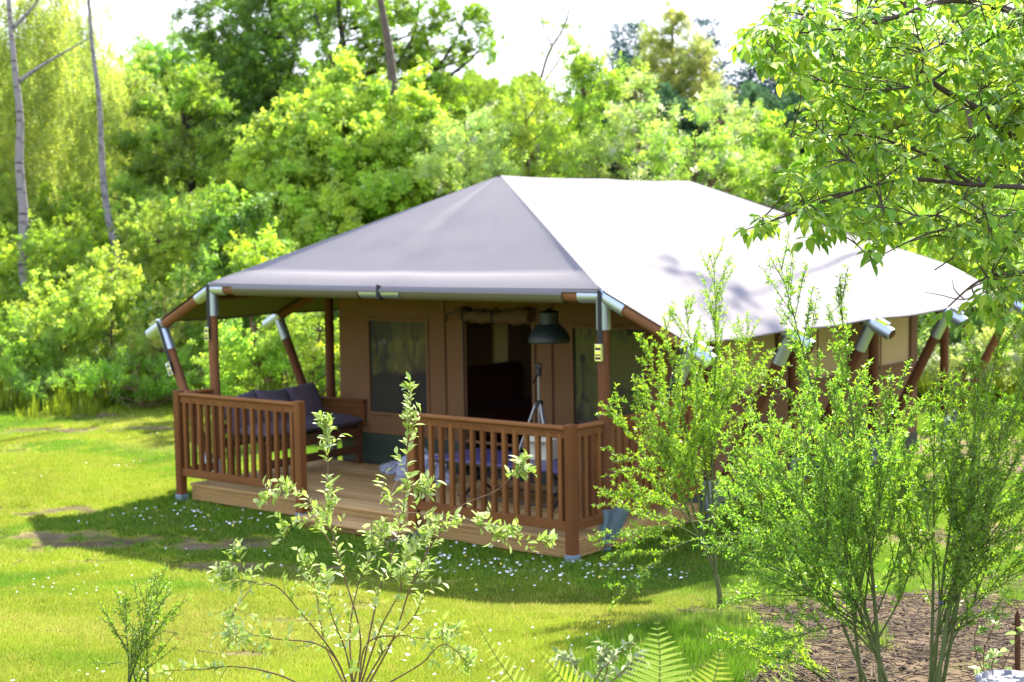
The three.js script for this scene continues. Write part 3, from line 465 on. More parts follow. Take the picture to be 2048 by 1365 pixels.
{ // tripod stand
  const t = thing('tripod', 'silver and black tripod standing by the canvas wall beside the doorway', 'tripod', [-1.66, FL, -1.72]);
  const alu = new THREE.MeshStandardMaterial({ color: RGB(0.3, 0.32, 0.33), metalness: 0.7, roughness: 0.4 }), blk = new THREE.MeshStandardMaterial({ color: RGB(0.015, 0.015, 0.017), roughness: 0.5 });
  for (let k = 0; k < 3; k++) { const a = k * 2.094 + 0.5, e = V(Math.cos(a) * 0.36, 0.01, Math.sin(a) * 0.36), s = V(Math.cos(a) * 0.03, 0.9, Math.sin(a) * 0.03), g = new Geo(); g.tube([s, s.clone().lerp(e, 0.5)], 0.014, 8); g.tube([s.clone().lerp(e, 0.48), e], 0.011, 8); const leg = add('leg', g.geo(), alu, t); add('rubber_foot', new THREE.SphereGeometry(0.018, 10, 8), blk, leg, [e.x, 0.018, e.z]); add('brace', new Geo().tube([V(0, 0.52, 0), s.clone().lerp(e, 0.5)], 0.006, 6).geo(), alu, t); }
  const c = new Geo(); c.tube([V(0, 0.45, 0), V(0, 1.2, 0)], 0.012, 10); add('centre_column', c.geo(), alu, t);
  const h = new Geo(); h.box(0, 0.9, 0, 0.075, 0.06, 0.075, 0.015); h.box(0, 1.22, 0, 0.06, 0.09, 0.05, 0.01); h.box(0, 1.28, 0.0, 0.085, 0.05, 0.03, 0.008); h.tube([V(0, 1.2, 0), V(0.05, 1.12, 0.16)], 0.008, 8); add('head', h.geo(), blk, t);
}
{ // low folding table behind the railing
  const t = thing('folding_table', 'low folding table with blue violet top and black crossed legs behind the railing', 'table', [-1.45, FL, -1.15]);
  const topM = new THREE.MeshStandardMaterial({ color: RGB(0.07, 0.06, 0.16), roughness: 0.35 }), blk = new THREE.MeshStandardMaterial({ color: RGB(0.012, 0.012, 0.014), roughness: 0.45 });
  add('tabletop', bevelBox(1.75, 0.025, 0.72, 0.008), topM, t, [0, 0.41, 0]); add('rim', new Geo().box(0, 0.39, 0.34, 1.7, 0.03, 0.02).box(0, 0.39, -0.34, 1.7, 0.03, 0.02).geo(), blk, t);
  for (const x of [-0.55, 0.55]) for (const s of [-1, 1]) add('leg', new Geo().tube([V(x - 0.02 * s, 0.39, -0.3 * s), V(x + 0.02 * s, 0.0, 0.3 * s)], 0.014, 8).geo(), blk, t);
  for (const z of [-0.22, 0.22]) add('stretcher', new Geo().tube([V(-0.57, 0.06, z * 1.3), V(0.57, 0.06, z * 1.3)], 0.01, 8).geo(), blk, t);
}
{ // crumpled plastic sheeting
  const film = new THREE.MeshPhysicalMaterial({ color: RGB(0.42, 0.45, 0.56), roughness: 0.3, transmission: 0.35, thickness: 0, clearcoat: 0.6, side: THREE.DoubleSide });
  const lump = (sd, sx, sy, sz) => { const g = new THREE.IcosahedronGeometry(1, 12), P = g.attributes.position; for (let k = 0; k < P.count; k++) { const x = P.getX(k), y = P.getY(k), z = P.getZ(k), r = 0.7 + 0.42 * Math.abs(fbm(x * 2.1 + sd, y * 2.1 + z * 1.7, 3) - 0.5) * 2 + 0.22 * Math.abs(fbm(x * 6 + z * 3, y * 6 + sd, 3) - 0.5) * 2; P.setXYZ(k, x * r * sx, Math.max(-0.35, y * r) * sy + 0.35 * sy, z * r * sz); } g.computeVertexNormals(); return g; };
  for (const [p, s, l] of [[[-3.72, FL, -1.78], [0.2, 0.1, 0.16, 3], 'crumpled pale clear plastic bag on the deck planks before the canvas wall'], [[-3.06, FL, -1.5], [0.34, 0.26, 0.24, 8], 'large heap of crumpled plastic wrapping on the deck behind the right railing post']]) { const m = add('plastic_bag', lump(s[3], s[0], s[1], s[2]), film, scene, p); tag(m, l, 'plastic bag'); }
}
{ // cardboard box of papers on the table
  const b = thing('paper_box', 'small cream cardboard box standing on the table beside the tripod', 'box', [-1.28, FL + 0.425, -1.28], 0.3);
  const m = fabric(0.62, 0.58, 0.44), g = new Geo(); g.box(0, 0.005, 0, 0.26, 0.01, 0.18, 0.002); for (const s of [-1, 1]) { g.box(0, 0.1, s * 0.088, 0.26, 0.19, 0.005, 0.001); g.box(s * 0.128, 0.1, 0, 0.005, 0.19, 0.17, 0.001); } add('carton', g.geo(), m, b);
  for (const s of [-1, 1]) add('flap', bevelBox(0.26, 0.005, 0.1, 0.001), m, b, [0, 0.215, s * 0.125], [s * 0.5, 0, 0]);
}
{ // inside the tent
  const b = thing('sofa_bed', 'dark maroon sofa seen dimly through the plastic tent window', 'sofa', [-4.2, FL, -4.0]);
  add('seat', bevelBox(0.9, 0.3, 2.2, 0.05), maroon, b, [0, 0.3, 0]); add('backrest', bevelBox(0.25, 0.55, 2.2, 0.06), maroon, b, [-0.42, 0.65, 0]);
  for (const z of [-0.95, 0.95]) for (const x of [-0.35, 0.35]) add('leg', bevelBox(0.06, 0.16, 0.06, 0.005), darkWood, b, [x, 0.08, z]);
  const c = thing('dining_table', 'dark wooden table standing inside the tent beyond the doorway', 'table', [-1.9, FL, -3.9]);
  add('tabletop', bevelBox(1.0, 0.035, 1.5, 0.006), darkWood, c, [0, 0.73, 0]); for (const z of [-0.65, 0.65]) for (const x of [-0.42, 0.42]) add('leg', bevelBox(0.06, 0.71, 0.06, 0.005), darkWood, c, [x, 0.355, z]);
}

// ------------------------------------------------------------------ trees and shrubs beyond the lawn
rnd = rng(51);
// a leaf from the origin along d, its upper side along n; rows > 1 gives a folded, curled blade
function leaf(g, o, d, n, L, W, fold = 0.25, curl = 0.15, fine = false) {
  const x = d.clone().cross(n).normalize(), m = x.clone().cross(d).normalize();
  const P = (a, b) => o.clone().addScaledVector(d, a * L).addScaledVector(x, b * W).addScaledVector(m, Math.abs(b) * W * fold * 2 - curl * L * a * a);
  const vt = (a, b) => g.v(P(a, b), m.clone().addScaledVector(x, -b * fold).normalize(), 0.5 + b, a);
  if (!fine) { const a = vt(0, 0), b = vt(1, 0), c = vt(0.45, -0.5), e = vt(0.45, 0.5); g.tri(a, b, c); g.tri(a, e, b); return; }
  const rows = [[0, 0.06], [0.18, 0.36], [0.45, 0.5], [0.72, 0.36], [1, 0.01]], I = rows.map(([a, w]) => [vt(a, -w), vt(a, 0), vt(a, w)]);
  for (let k = 1; k < rows.length; k++) for (const q of [0, 1]) { g.tri(I[k - 1][q], I[k - 1][q + 1], I[k][q]); g.tri(I[k - 1][q + 1], I[k][q + 1], I[k][q]); }
}
const randDir = () => { const z = rr(-1, 1), a = rnd() * 6.283, r = Math.sqrt(1 - z * z); return V(r * Math.cos(a), z, r * Math.sin(a)); };
function sprig(n, R, L, W, { droop = 0, spread = 0.8, flat = 0.5, fine = false } = {}) {  // leaves round a twig along +y
  const g = new Geo();
  for (let k = 0; k < n; k++) {
    const t = (k + 0.5) / n, a = k * 2.4 + rr(-0.4, 0.4), o = V(Math.cos(a) * 0.01, t * R, Math.sin(a) * 0.01);
    const d = V(Math.cos(a) * spread, 0.55 - droop + rr(-0.25, 0.25), Math.sin(a) * spread).normalize(), nn = V(rr(-0.4, 0.4), 1, rr(-0.4, 0.4)).addScaledVector(V(Math.cos(a), 0, Math.sin(a)), flat * 0.4).normalize();
    leaf(g, o, d, nn, L * rr(0.75, 1.2), W * rr(0.8, 1.15), rr(0.1, 0.4), rr(0, 0.35), fine);
  }
  return g.geo();
}
const SP = { broad: sprig(8, 0.15, 0.092, 0.066, { droop: 0.3 }), mid: sprig(9, 0.16, 0.066, 0.042, { droop: 0.05 }), small: sprig(11, 0.18, 0.05, 0.033, { droop: 0.1 }), weep: sprig(11, 0.3, 0.055, 0.04, { droop: 0.9, spread: 0.5 }), layer: sprig(10, 0.24, 0.075, 0.05, { droop: 0.15, spread: 0.9, flat: 0.1 }), clump: sprig(14, 0.45, 0.26, 0.17, { droop: 0.1 }) };
{ const g = new Geo(); for (let k = 0; k < 16; k++) { const t = k / 16, a = k * 2.4; leaf(g, V(0, t * 0.5, 0), V(Math.cos(a) * 0.8, 0.7, Math.sin(a) * 0.8).normalize(), V(0, 1, 0.2), 0.2 * (1 - 0.5 * t), 0.028, 0.1, 0.2); } SP.needle = g.geo(); }
const _M = new THREE.Matrix4(), _Q = new THREE.Quaternion(), _Y = V(0, 1, 0);
function place(p, dir, s, spin = rnd() * 6.283) { _Q.setFromUnitVectors(_Y, dir); const q2 = new THREE.Quaternion().setFromAxisAngle(_Y, spin); _Q.multiply(q2); return new THREE.Matrix4().compose(p, _Q, V(s, s, s)); }
const hu_ = (p) => Math.sin(p.x * 7.3 + p.y * 5.1 + p.z * 3.7);
let totalInst = 0;
// crown lobes are given as [u, v, ru, rv] in the frame's pixels at depth d, trunk as [u, radius] or a list of points
function tree(o) {
  const { name, label, cat = 'tree', group, d, lobes, sp = 'mid', mat = leafWhite, col, dens = 1, barkM = greyBark, s = 1, clumpR = 0.34, flatY = 0.65, hang = 0, limbs = true, tr = 0.06, var: vr = 0.25, limbR = 1, limbP = 0.55, shift = 0 } = o;
  const c0 = lobes[0], base = o.at ? V(o.at[0], 0, o.at[1]) : at(o.u ?? c0[0], 500, d); base.y = height(base.x, base.z) - 0.05;
  const g = thing(name, label, cat, [base.x, base.y, base.z], 0, group);
  const W = new Geo(), mats = [], cols = [], K = d / F;
  let topP = null;
  const tp = o.trunk ? curve(o.trunk.map(([u, v, dd]) => at(u, v, d + (dd ?? 0))), 16) : curve([base.clone(), base.clone().lerp(at(c0[0], c0[1], d), 0.5).add(V(rr(-0.2, 0.2), 0, rr(-0.2, 0.2))), at(c0[0], c0[1] - c0[3] * 0.6, d)], 14);
  if (o.trunk) tp.unshift(base.clone());
  W.tube(tp.map((p) => p.clone().sub(base)), tp.map((p, k) => Math.max(0.012, tr * (1 - 0.75 * k / tp.length))), 9);
  for (const [u, v, ru, rv, dd = 0, kk = 1] of lobes) {
    const c = at(u, v, d + dd + shift), a = ru * K, b = rv * K, area = a * b, nC = Math.max(7, Math.round(area * 26 * 0.115 / (clumpR * clumpR) + 7)), n = Math.round(area * 900 * dens * kk / (s * s) * (a > 1.2 ? 1 : 0.9)), cl = [];
    for (let k = 0; k < nC; k++) { const q = randDir(), r = Math.pow(rr(0.12, 1), 0.45) * rr(0.78, 1.28); const p = V(q.x * a * r, q.y * b * r, q.z * a * 0.85 * r).multiplyScalar(0.92).add(c); cl.push([p, q, 1 + vr * rr(-1, 1), rr(-1, 1)]); }
    if (limbs) for (const [p] of cl) if (rnd() < limbP) {
      let k = tp.length - 1; while (k > 1 && tp[k].y > p.y - 0.25 * Math.hypot(p.x - tp[k].x, p.z - tp[k].z) - 0.1) k--;
      const q = tp[k], m = q.clone().lerp(p, 0.5).add(V(rr(-0.1, 0.1), 0.12 * q.distanceTo(p) * (hang ? 1 : -0.3), rr(-0.1, 0.1))); const r0 = limbR * Math.min(tr * 0.5, 0.012 + 0.012 * q.distanceTo(p));
      W.tube(curve([q, m, p], 5).map((x) => x.clone().sub(base)), [r0, r0 * 0.85, r0 * 0.7, r0 * 0.5, r0 * 0.35, 0.005], 5, false);
    }
    const cr = clumpR * 0.8 * Math.max(0.35, Math.min(a, b));
    for (let k = 0; k < n; k++) {
      const [p, q, f, hu] = cl[Math.floor(rnd() * nC)], e = V(gauss(), gauss() * flatY, gauss()).multiplyScalar(cr), P = p.clone().add(e); if (!hang && rnd() < 0.26) P.addScaledVector(V(q.x * 0.7 + 0.3 * hu_(p), 0.9, q.z * 0.7), cr * rnd() * 2.0);
      if (hang) P.y -= Math.pow(rnd(), 1.6) * hang;
      if (P.y < height(P.x, P.z) + 0.03) continue;
      const dir = hang ? V(rr(-0.35, 0.35), -1, rr(-0.35, 0.35)) : V(q.x, q.y * 0.5, q.z).multiplyScalar(0.8).add(randDir().multiplyScalar(0.75)).add(V(0, 0.45, 0)).addScaledVector(e, 0.5 / cr); dir.normalize();
      mats.push(place(P.sub(base), dir, s * rr(0.7, 1.25)));
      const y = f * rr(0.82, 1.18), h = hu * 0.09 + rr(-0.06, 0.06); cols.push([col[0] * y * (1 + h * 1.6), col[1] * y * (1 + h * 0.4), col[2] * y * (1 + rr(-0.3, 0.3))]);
      if (o.bloom && rnd() < o.bloom) cols[cols.length - 1] = [0.5, 0.52, 0.36];
    }
  }
  if (o.extra) for (const pts of o.extra) { const c = curve(pts.map(([u, v, dd]) => at(u, v, d + (dd ?? 0)).sub(base)), 12); W.tube(c, c.map((p, k) => lerp(o.er ?? tr * 0.4, 0.008, k / c.length)), 6, false); }
  add('trunk', W.geo(), barkM, g);
  if (mats.length) { const m = instanced('crown', SP[sp], mat, mats, cols, g); m.userData.kind = 'stuff'; totalInst += mats.length; }
  return g;
}
const YG = [0.36, 0.50, 0.045], BG = [0.28, 0.46, 0.04], MG = [0.20, 0.36, 0.03], DG = [0.14, 0.27, 0.022], PG = [0.40, 0.54, 0.115], BL = [0.03, 0.075, 0.07], OL = [0.33, 0.385, 0.07];  // BL: distance haze put into the far firs as blue green
// birches on the left
tree({ name: 'birch_tree', label: 'tall birch with thick pale curving trunk nearest the left edge of the photo', d: 28.5, shift: 4, trunk: [[62, 620], [46, 540], [47, 430], [38, 330], [40, 240], [28, 130], [18, 20], [10, -120]], tr: 0.125, barkM: birchBark, lobes: [[60, 60, 130, 170], [-40, 120, 140, 190], [120, 140, 90, 130], [40, -60, 150, 70], [200, 180, 60, 110], [90, 270, 110, 70], [20, 300, 90, 70]], sp: 'weep', col: [0.34, 0.42, 0.05], hang: 1.3, limbs: false, dens: 0.66, extra: [[[35, 165], [85, 130], [180, 75]], [[22, 60], [60, 20], [90, -20]]] });
tree({ name: 'birch_tree', label: 'slender birch with white trunk leaning behind the shrubs, second from the left', d: 30, shift: 5, trunk: [[243, 530], [222, 460], [208, 380], [202, 290], [198, 200], [186, 110], [178, 20], [170, -80]], tr: 0.09, barkM: birchBark, lobes: [[180, 120, 100, 150], [200, 260, 90, 110], [110, 250, 90, 130], [165, -10, 75, 70], [270, 210, 60, 70], [160, 330, 90, 60]], sp: 'weep', col: [0.33, 0.42, 0.05], hang: 1.2, limbs: false, dens: 0.62 });
tree({ name: 'birch_tree', label: 'far pale birch stem standing in the gap between the two nearer birches', d: 42, trunk: [[92, 420], [90, 350], [88, 290], [86, 220]], tr: 0.085, barkM: birchBark, lobes: [[80, 170, 90, 90], [20, 250, 80, 90]], sp: 'weep', col: [0.252, 0.408, 0.020], s: 1.3, hang: 1.2, dens: 1.0 });
tree({ name: 'sapling', label: 'thin dark leaning stem close beside the slender birch trunk', d: 30.5, trunk: [[246, 535], [241, 490], [238, 450], [236, 400]], tr: 0.04, barkM: darkBark, lobes: [[236, 390, 40, 50]], sp: 'small', col: BG, dens: 0.5 });
for (const [label, lobes, d] of [['pale green tree filling the slope behind the thick birch', [[-20, 200, 110, 90], [40, 300, 110, 90], [20, 400, 110, 80]], 40], ['pale tree high on the slope between the two birches', [[110, 180, 90, 100], [140, 300, 90, 90], [100, 100, 70, 60]], 43], ['pale yellow tree behind the slender birch crown', [[240, 200, 80, 80], [270, 320, 90, 80], [230, 420, 90, 70]], 41], ['soft green tree on the slope behind the layered tree', [[400, 330, 90, 90], [340, 280, 80, 70], [420, 240, 80, 60]], 40]]) tree({ name: 'slope_tree', label, d, lobes, sp: 'mid', s: 1.5, col: [0.29, 0.40, 0.05], dens: 1.1, tr: 0.1, limbs: false });
// tall trees at the back
tree({ name: 'layered_tree', label: 'beech like tree with flat layered sprays of leaves between birch and maple', d: 32, u: 385, trunk: [[386, 400], [380, 340], [368, 250], [360, 160]], tr: 0.1, barkM: darkBark, lobes: [[360, 230, 110, 22], [300, 290, 110, 20], [420, 300, 120, 22], [340, 340, 130, 20], [430, 210, 80, 20], [300, 385, 100, 18], [450, 370, 80, 22], [380, 170, 70, 22]], sp: 'layer', col: [0.24, 0.37, 0.025], flatY: 0.3, clumpR: 0.5, dens: 1.5, var: 0.4 });
tree({ name: 'dark_tree', label: 'large dark green alder with several stems rising above the bright maple', d: 36, u: 560, trunk: [[560, 420], [572, 250], [560, 110], [540, 0], [535, -100]], tr: 0.14, barkM: darkBark, lobes: [[480, 200, 120, 110], [560, 280, 130, 100], [430, 300, 90, 90], [520, 90, 130, 90], [640, 200, 110, 90], [600, 20, 120, 70], [420, 60, 70, 60], [480, -20, 110, 60]], sp: 'mid', s: 1.25, col: DG, dens: 1.1, clumpR: 0.3, limbR: 0.5, limbP: 0.3, extra: [[[565, 180], [590, 100], [575, 0], [560, -60]], [[575, 240], [660, 130], [690, 50], [700, -60]], [[560, 130], [500, 70], [470, 0]]], er: 0.07 });
tree({ name: 'alder_tree', label: 'airy alder with sky showing through its bright leaves above the tent peak', d: 34, u: 760, trunk: [[720, 400], [700, 250], [690, 130], [680, 40], [665, -80]], tr: 0.13, barkM: darkBark, lobes: [[760, 60, 90, 60], [860, 100, 90, 55], [800, 170, 100, 60], [920, 30, 70, 45], [880, 190, 80, 45], [700, 130, 80, 60], [940, 110, 45, 30], [830, 0, 80, 45], [960, 60, 40, 24, 0, 0.7], [985, 105, 24, 16, 0, 0.8], [1000, 80, 18, 12, 0, 0.8], [700, 0, 90, 60]], sp: 'mid', s: 1.15, col: [0.210, 0.360, 0.015], dens: 0.9, clumpR: 0.26, limbR: 0.5, limbP: 0.3, var: 0.4, extra: [[[700, 250], [780, 150], [830, 60], [840, -40]], [[720, 300], [830, 190], [900, 100], [930, 40]], [[780, 220], [870, 170], [940, 120], [990, 60]], [[690, 180], [640, 60], [620, -40]]], er: 0.06 });
tree({ name: 'bare_stem_tree', label: 'tall leaning grey brown stem without low branches behind the maple top', d: 30, u: 800, trunk: [[790, 300], [784, 150], [775, 80], [762, 10], [752, -60], [742, -160], [735, -400]], tr: 0.115, barkM: greyBark, lobes: [[735, -330, 90, 60, 0]], sp: 'mid', s: 1.3, col: MG, dens: 0.4, limbs: false });
tree({ name: 'tall_tree', label: 'tall thin tree behind the tent whose crown rises above the photo', d: 22.7, at: [-1.6, -15.2], lobes: [[1800, -640, 80, 22], [1890, -664, 70, 18, -0.2], [1735, -612, 45, 12, 0.2]], sp: 'mid', s: 0.8, col: BG, dens: 0.62, clumpR: 0.25, tr: 0.05, limbs: false });
tree({ name: 'thin_tree', label: 'thin forked sapling stem with few leaves against the white sky', d: 30, u: 1080, trunk: [[1075, 300], [1080, 170], [1100, 100], [1125, 60], [1143, 0], [1150, -60]], tr: 0.04, barkM: greyBark, lobes: [[1095, 118, 16, 8], [1125, 62, 12, 8], [1090, 45, 18, 10], [1110, 50, 10, 7], [1150, 52, 16, 10], [1165, 45, 9, 7], [1130, 95, 18, 9], [1150, -200, 110, 80]], sp: 'mid', s: 0.8, col: [0.210, 0.336, 0.015], dens: 0.7, limbs: false, extra: [[[1085, 168], [1115, 125], [1140, 85], [1165, 48]], [[1105, 95], [1090, 60], [1080, 35]]], er: 0.025 });
tree({ name: 'maple_tree', label: 'smaller bright maple between the big maple and the pale shrubs', cat: 'tree', d: 29, u: 850, trunk: [[850, 480], [845, 380], [850, 300]], tr: 0.06, barkM: darkBark, lobes: [[850, 300, 80, 70], [840, 240, 50, 45], [880, 380, 80, 60], [820, 380, 80, 60]], sp: 'broad', col: [0.36, 0.52, 0.045], dens: 1.1, var: 0.3 });
// far conifers and larch to the right
const conifer = (label, u, v0, v1, hw, d, col, sp = 'needle') => {
  const base = at(u, 480, d); base.y = height(base.x, base.z); const g = thing('conifer_tree', label, 'conifer tree', [base.x, base.y, base.z]); const top = at(u, v0, d), H = top.y - base.y, W = hw * d / F, mats = [], cols = [], tw = new Geo();
  tw.tube([V(0, 0, 0), V(top.x - base.x, H, top.z - base.z)], [W * 0.09, 0.02], 7);
  for (let y = H * 0.12; y < H * 0.99; y += 0.42) { const R = W * Math.pow(1 - y / H, 0.75) * rr(0.75, 1.1) + 0.12, nb = 7 + Math.round(R * 3); for (let k = 0; k < nb; k++) { const a = rnd() * 6.283, r = R * rr(0.6, 1.1); for (let q = 0.15; q < 1; q += 0.32 / Math.max(0.3, r)) { const P = V(Math.cos(a) * r * q + rr(-0.1, 0.1), y - 0.28 * r * q + 0.12 * r * q * q + rr(-0.08, 0.08), Math.sin(a) * r * q + rr(-0.1, 0.1)); mats.push(place(P, V(Math.cos(a + rr(-0.6, 0.6)), rr(-0.35, 0.3), Math.sin(a + rr(-0.6, 0.6))).normalize(), rr(1.5, 2.5))); const f = rr(0.7, 1.3); cols.push([col[0] * f, col[1] * f, col[2] * f]); } } }
  add('trunk', tw.geo(), darkBark, g); instanced('crown', SP[sp], leafDull, mats, cols, g).userData.kind = 'stuff'; totalInst += mats.length; return g;
};
conifer('bluish fir top at the left of the olive larch on the skyline', 1245, 55, 480, 60, 58, BL); conifer('dark fir between the larch and its bluish neighbour', 1290, 40, 480, 62, 62, [0.03, 0.07, 0.03]);
conifer('dark blue green fir beside the right of the olive larch', 1415, 30, 480, 55, 60, BL); conifer('wide dark fir half hidden by the hanging branch', 1500, 75, 480, 80, 55, BL); conifer('tall dark fir behind the leaves of the hanging branch', 1580, 20, 480, 80, 57, [0.025, 0.065, 0.04]); conifer('dark fir deep behind the foliage, right of the other firs', 1680, 60, 480, 90, 54, BL);
tree({ name: 'larch_tree', label: 'tall olive yellow larch rising highest on the right skyline', d: 50, u: 1350, trunk: [[1352, 300], [1352, 220], [1345, 120], [1345, 40]], tr: 0.13, lobes: [[1347, 40, 24, 34], [1345, 75, 44, 34], [1310, 115, 46, 30], [1385, 110, 48, 32], [1350, 140, 70, 36], [1300, 175, 60, 34], [1400, 170, 60, 36], [1350, 205, 95, 40], [1430, 215, 50, 36], [1340, 250, 90, 40]], sp: 'small', s: 1.7, col: OL, dens: 1.6, var: 0.15 });
// the belt of shrubs and small trees behind the tent
tree({ name: 'maple_tree', label: 'bright yellow green maple with broad leaves left of the tent peak', d: 30, u: 650, trunk: [[650, 560], [640, 420], [660, 300], [700, 200]], tr: 0.09, barkM: darkBark, lobes: [[740, 215, 110, 75], [640, 260, 100, 75], [560, 320, 90, 85], [760, 320, 110, 90], [660, 400, 130, 100], [560, 450, 90, 85], [790, 420, 80, 80], [700, 160, 45, 25], [600, 520, 110, 60], [690, 300, 120, 90, -0.6], [600, 400, 110, 90, -0.6], [740, 420, 130, 90, -0.8], [680, 480, 160, 80, -1]], sp: 'broad', col: [0.42, 0.60, 0.05], dens: 1.15, clumpR: 0.3, var: 0.3 });
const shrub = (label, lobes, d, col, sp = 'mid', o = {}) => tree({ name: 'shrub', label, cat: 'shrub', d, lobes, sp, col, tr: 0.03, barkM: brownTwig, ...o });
shrub('pale shrub with small glinting leaves directly behind the front peak of the tent', [[930, 290, 80, 70], [900, 350, 80, 50], [960, 360, 70, 50]], 24.5, PG, 'small', { bloom: 0.05 });
shrub('tall pale shrub whose top touches the open sky gap', [[1050, 240, 80, 70], [1020, 320, 90, 60], [1090, 320, 80, 60]], 25.5, YG, 'small', { bloom: 0.04 });
shrub('tall light green shrub reaching up before the far firs', [[1170, 190, 75, 80], [1140, 290, 95, 80], [1210, 280, 70, 80], [1160, 130, 40, 40]], 27, [0.264, 0.429, 0.031], 'mid', { bloom: 0.03 });
shrub('whitish flowering shrub with pointed top behind the ridge of the tent', [[1270, 200, 45, 60], [1290, 260, 75, 60], [1250, 320, 100, 55]], 25.5, PG, 'small', { bloom: 0.16 });
shrub('rounded flowering shrub behind the back end of the tent ridge', [[1390, 300, 90, 55], [1340, 345, 90, 45], [1440, 340, 70, 45]], 24, [0.284, 0.464, 0.050], 'small', { bloom: 0.14 });
shrub('upright glinting shrub beside the flowering one, left of the hanging branch', [[1450, 250, 45, 65], [1480, 310, 70, 70], [1420, 210, 25, 30], [1520, 360, 70, 60]], 26, PG, 'small', { bloom: 0.1 });
shrub('bushy shrub filling the gap under the tip of the hanging branch', [[1560, 330, 60, 90], [1530, 260, 30, 50], [1600, 400, 90, 70], [1540, 420, 70, 50]], 25, [0.264, 0.429, 0.031], 'mid', { bloom: 0.05 });
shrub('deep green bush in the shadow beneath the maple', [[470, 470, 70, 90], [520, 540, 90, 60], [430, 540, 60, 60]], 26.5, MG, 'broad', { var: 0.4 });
shrub('bush with reddish young leaf tips left of the front roof slope', [[510, 520, 60, 60], [560, 570, 80, 45]], 24, [0.304, 0.464, 0.028], 'mid');
shrub('green bush showing between the leaning prop and the veranda posts', [[510, 690, 90, 70], [470, 740, 70, 60], [590, 730, 70, 60]], 21.5, BG, 'mid', { var: 0.35 });
shrub('leafy bush seen beneath the eave beside the canvas wall', [[640, 700, 50, 60], [650, 760, 50, 50], [610, 650, 50, 40]], 20.5, YG, 'mid', { var: 0.3 });
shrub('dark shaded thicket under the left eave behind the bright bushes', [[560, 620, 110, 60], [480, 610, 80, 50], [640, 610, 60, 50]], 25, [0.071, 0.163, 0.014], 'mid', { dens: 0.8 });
shrub('yellow green shrub at the far left edge below the big birch', [[20, 700, 80, 80], [60, 740, 70, 50]], 25.2, BG, 'mid', { var: 0.35 });
shrub('bright shrub right of the big birch foot', [[140, 640, 90, 70], [110, 720, 90, 60]], 25.8, YG, 'mid', { var: 0.3 });
shrub('light green shrub below the slender birch', [[230, 590, 90, 70], [190, 660, 80, 60]], 26.5, YG, 'mid');
shrub('sparse brownish shrub with bare reddish twigs near the left veranda post', [[330, 640, 75, 80], [290, 690, 60, 50]], 24.6, [0.284, 0.336, 0.036], 'small', { dens: 0.45, barkM: bark(0.22, 0.13, 0.09, 0.002) });
shrub('round green shrub behind the leaning prop of the left eave', [[400, 650, 70, 80], [420, 560, 60, 60]], 25.4, BG, 'mid');
shrub('low grassy green bush at the lawn edge behind the veranda corner', [[280, 745, 90, 50], [200, 765, 70, 35], [350, 760, 60, 45]], 24, [0.203, 0.394, 0.020], 'small');
shrub('low bush by the lawn edge under the far left birch', [[80, 780, 70, 40], [140, 770, 50, 40]], 24.4, MG, 'small');
shrub('pale shrub among birch stems at mid height on the slope', [[110, 520, 90, 80], [40, 560, 80, 70]], 28.5, [0.284, 0.440, 0.022], 'mid');
shrub('soft green shrub on the slope between the two birch trunks', [[150, 450, 80, 60], [120, 400, 60, 40]], 33, [0.264, 0.418, 0.022], 'mid', { s: 1.2 });
shrub('yellowish shrub on the slope right of the slender birch', [[320, 480, 90, 80], [300, 550, 80, 60], [390, 480, 60, 70]], 29, YG, 'mid');
shrub('mid green shrub on the slope under the layered tree', [[380, 560, 70, 60], [350, 430, 70, 50], [430, 430, 60, 50]], 30, BG, 'mid');
shrub('bright green tree crown on the skyline left of the tall alder', [[330, 130, 80, 50], [300, 180, 80, 50], [390, 120, 50, 40], [280, 230, 70, 50]], 44, [0.203, 0.418, 0.031], 'mid', { s: 1.5, tr: 0.12 });
shrub('sunlit tree crown beyond the hanging branch at the top right', [[1750, 120, 120, 110], [1850, 200, 130, 120], [1720, 250, 100, 90]], 36, YG, 'mid', { s: 1.3, tr: 0.1 });
shrub('broad yellow green tree in the right distance behind the hanging branch', [[1980, 120, 130, 140], [2060, 250, 120, 130], [1930, 330, 120, 100]], 34, YG, 'mid', { s: 1.3, tr: 0.1 });
shrub('shrub bank above the back corner of the tent roof', [[1720, 420, 90, 70], [1800, 460, 90, 60], [1660, 390, 60, 50]], 26, BG, 'mid', { var: 0.35 });
shrub('bright shrub beyond the tent back corner under the branch', [[1900, 500, 90, 70], [1970, 540, 90, 60], [1850, 540, 60, 40]], 27, YG, 'mid');
shrub('shrub at the right edge behind the tent back prop', [[2040, 480, 80, 90], [2060, 590, 70, 60]], 26, BG, 'mid');
shrub('dark leafy shrub behind the back corner posts of the tent', [[1930, 640, 60, 50], [1890, 690, 50, 50]], 23.5, [0.102, 0.221, 0.020], 'mid');
shrub('whitish green nettle patch behind the back props', [[1930, 725, 60, 45], [2000, 700, 60, 60], [1880, 740, 40, 40]], 22.5, [0.406, 0.500, 0.111], 'mid', { bloom: 0.2 });
shrub('pale shrub at the right edge near the lawn path', [[2060, 700, 60, 80], [2080, 640, 60, 60]], 22, [0.345, 0.500, 0.070], 'mid', { bloom: 0.08 });
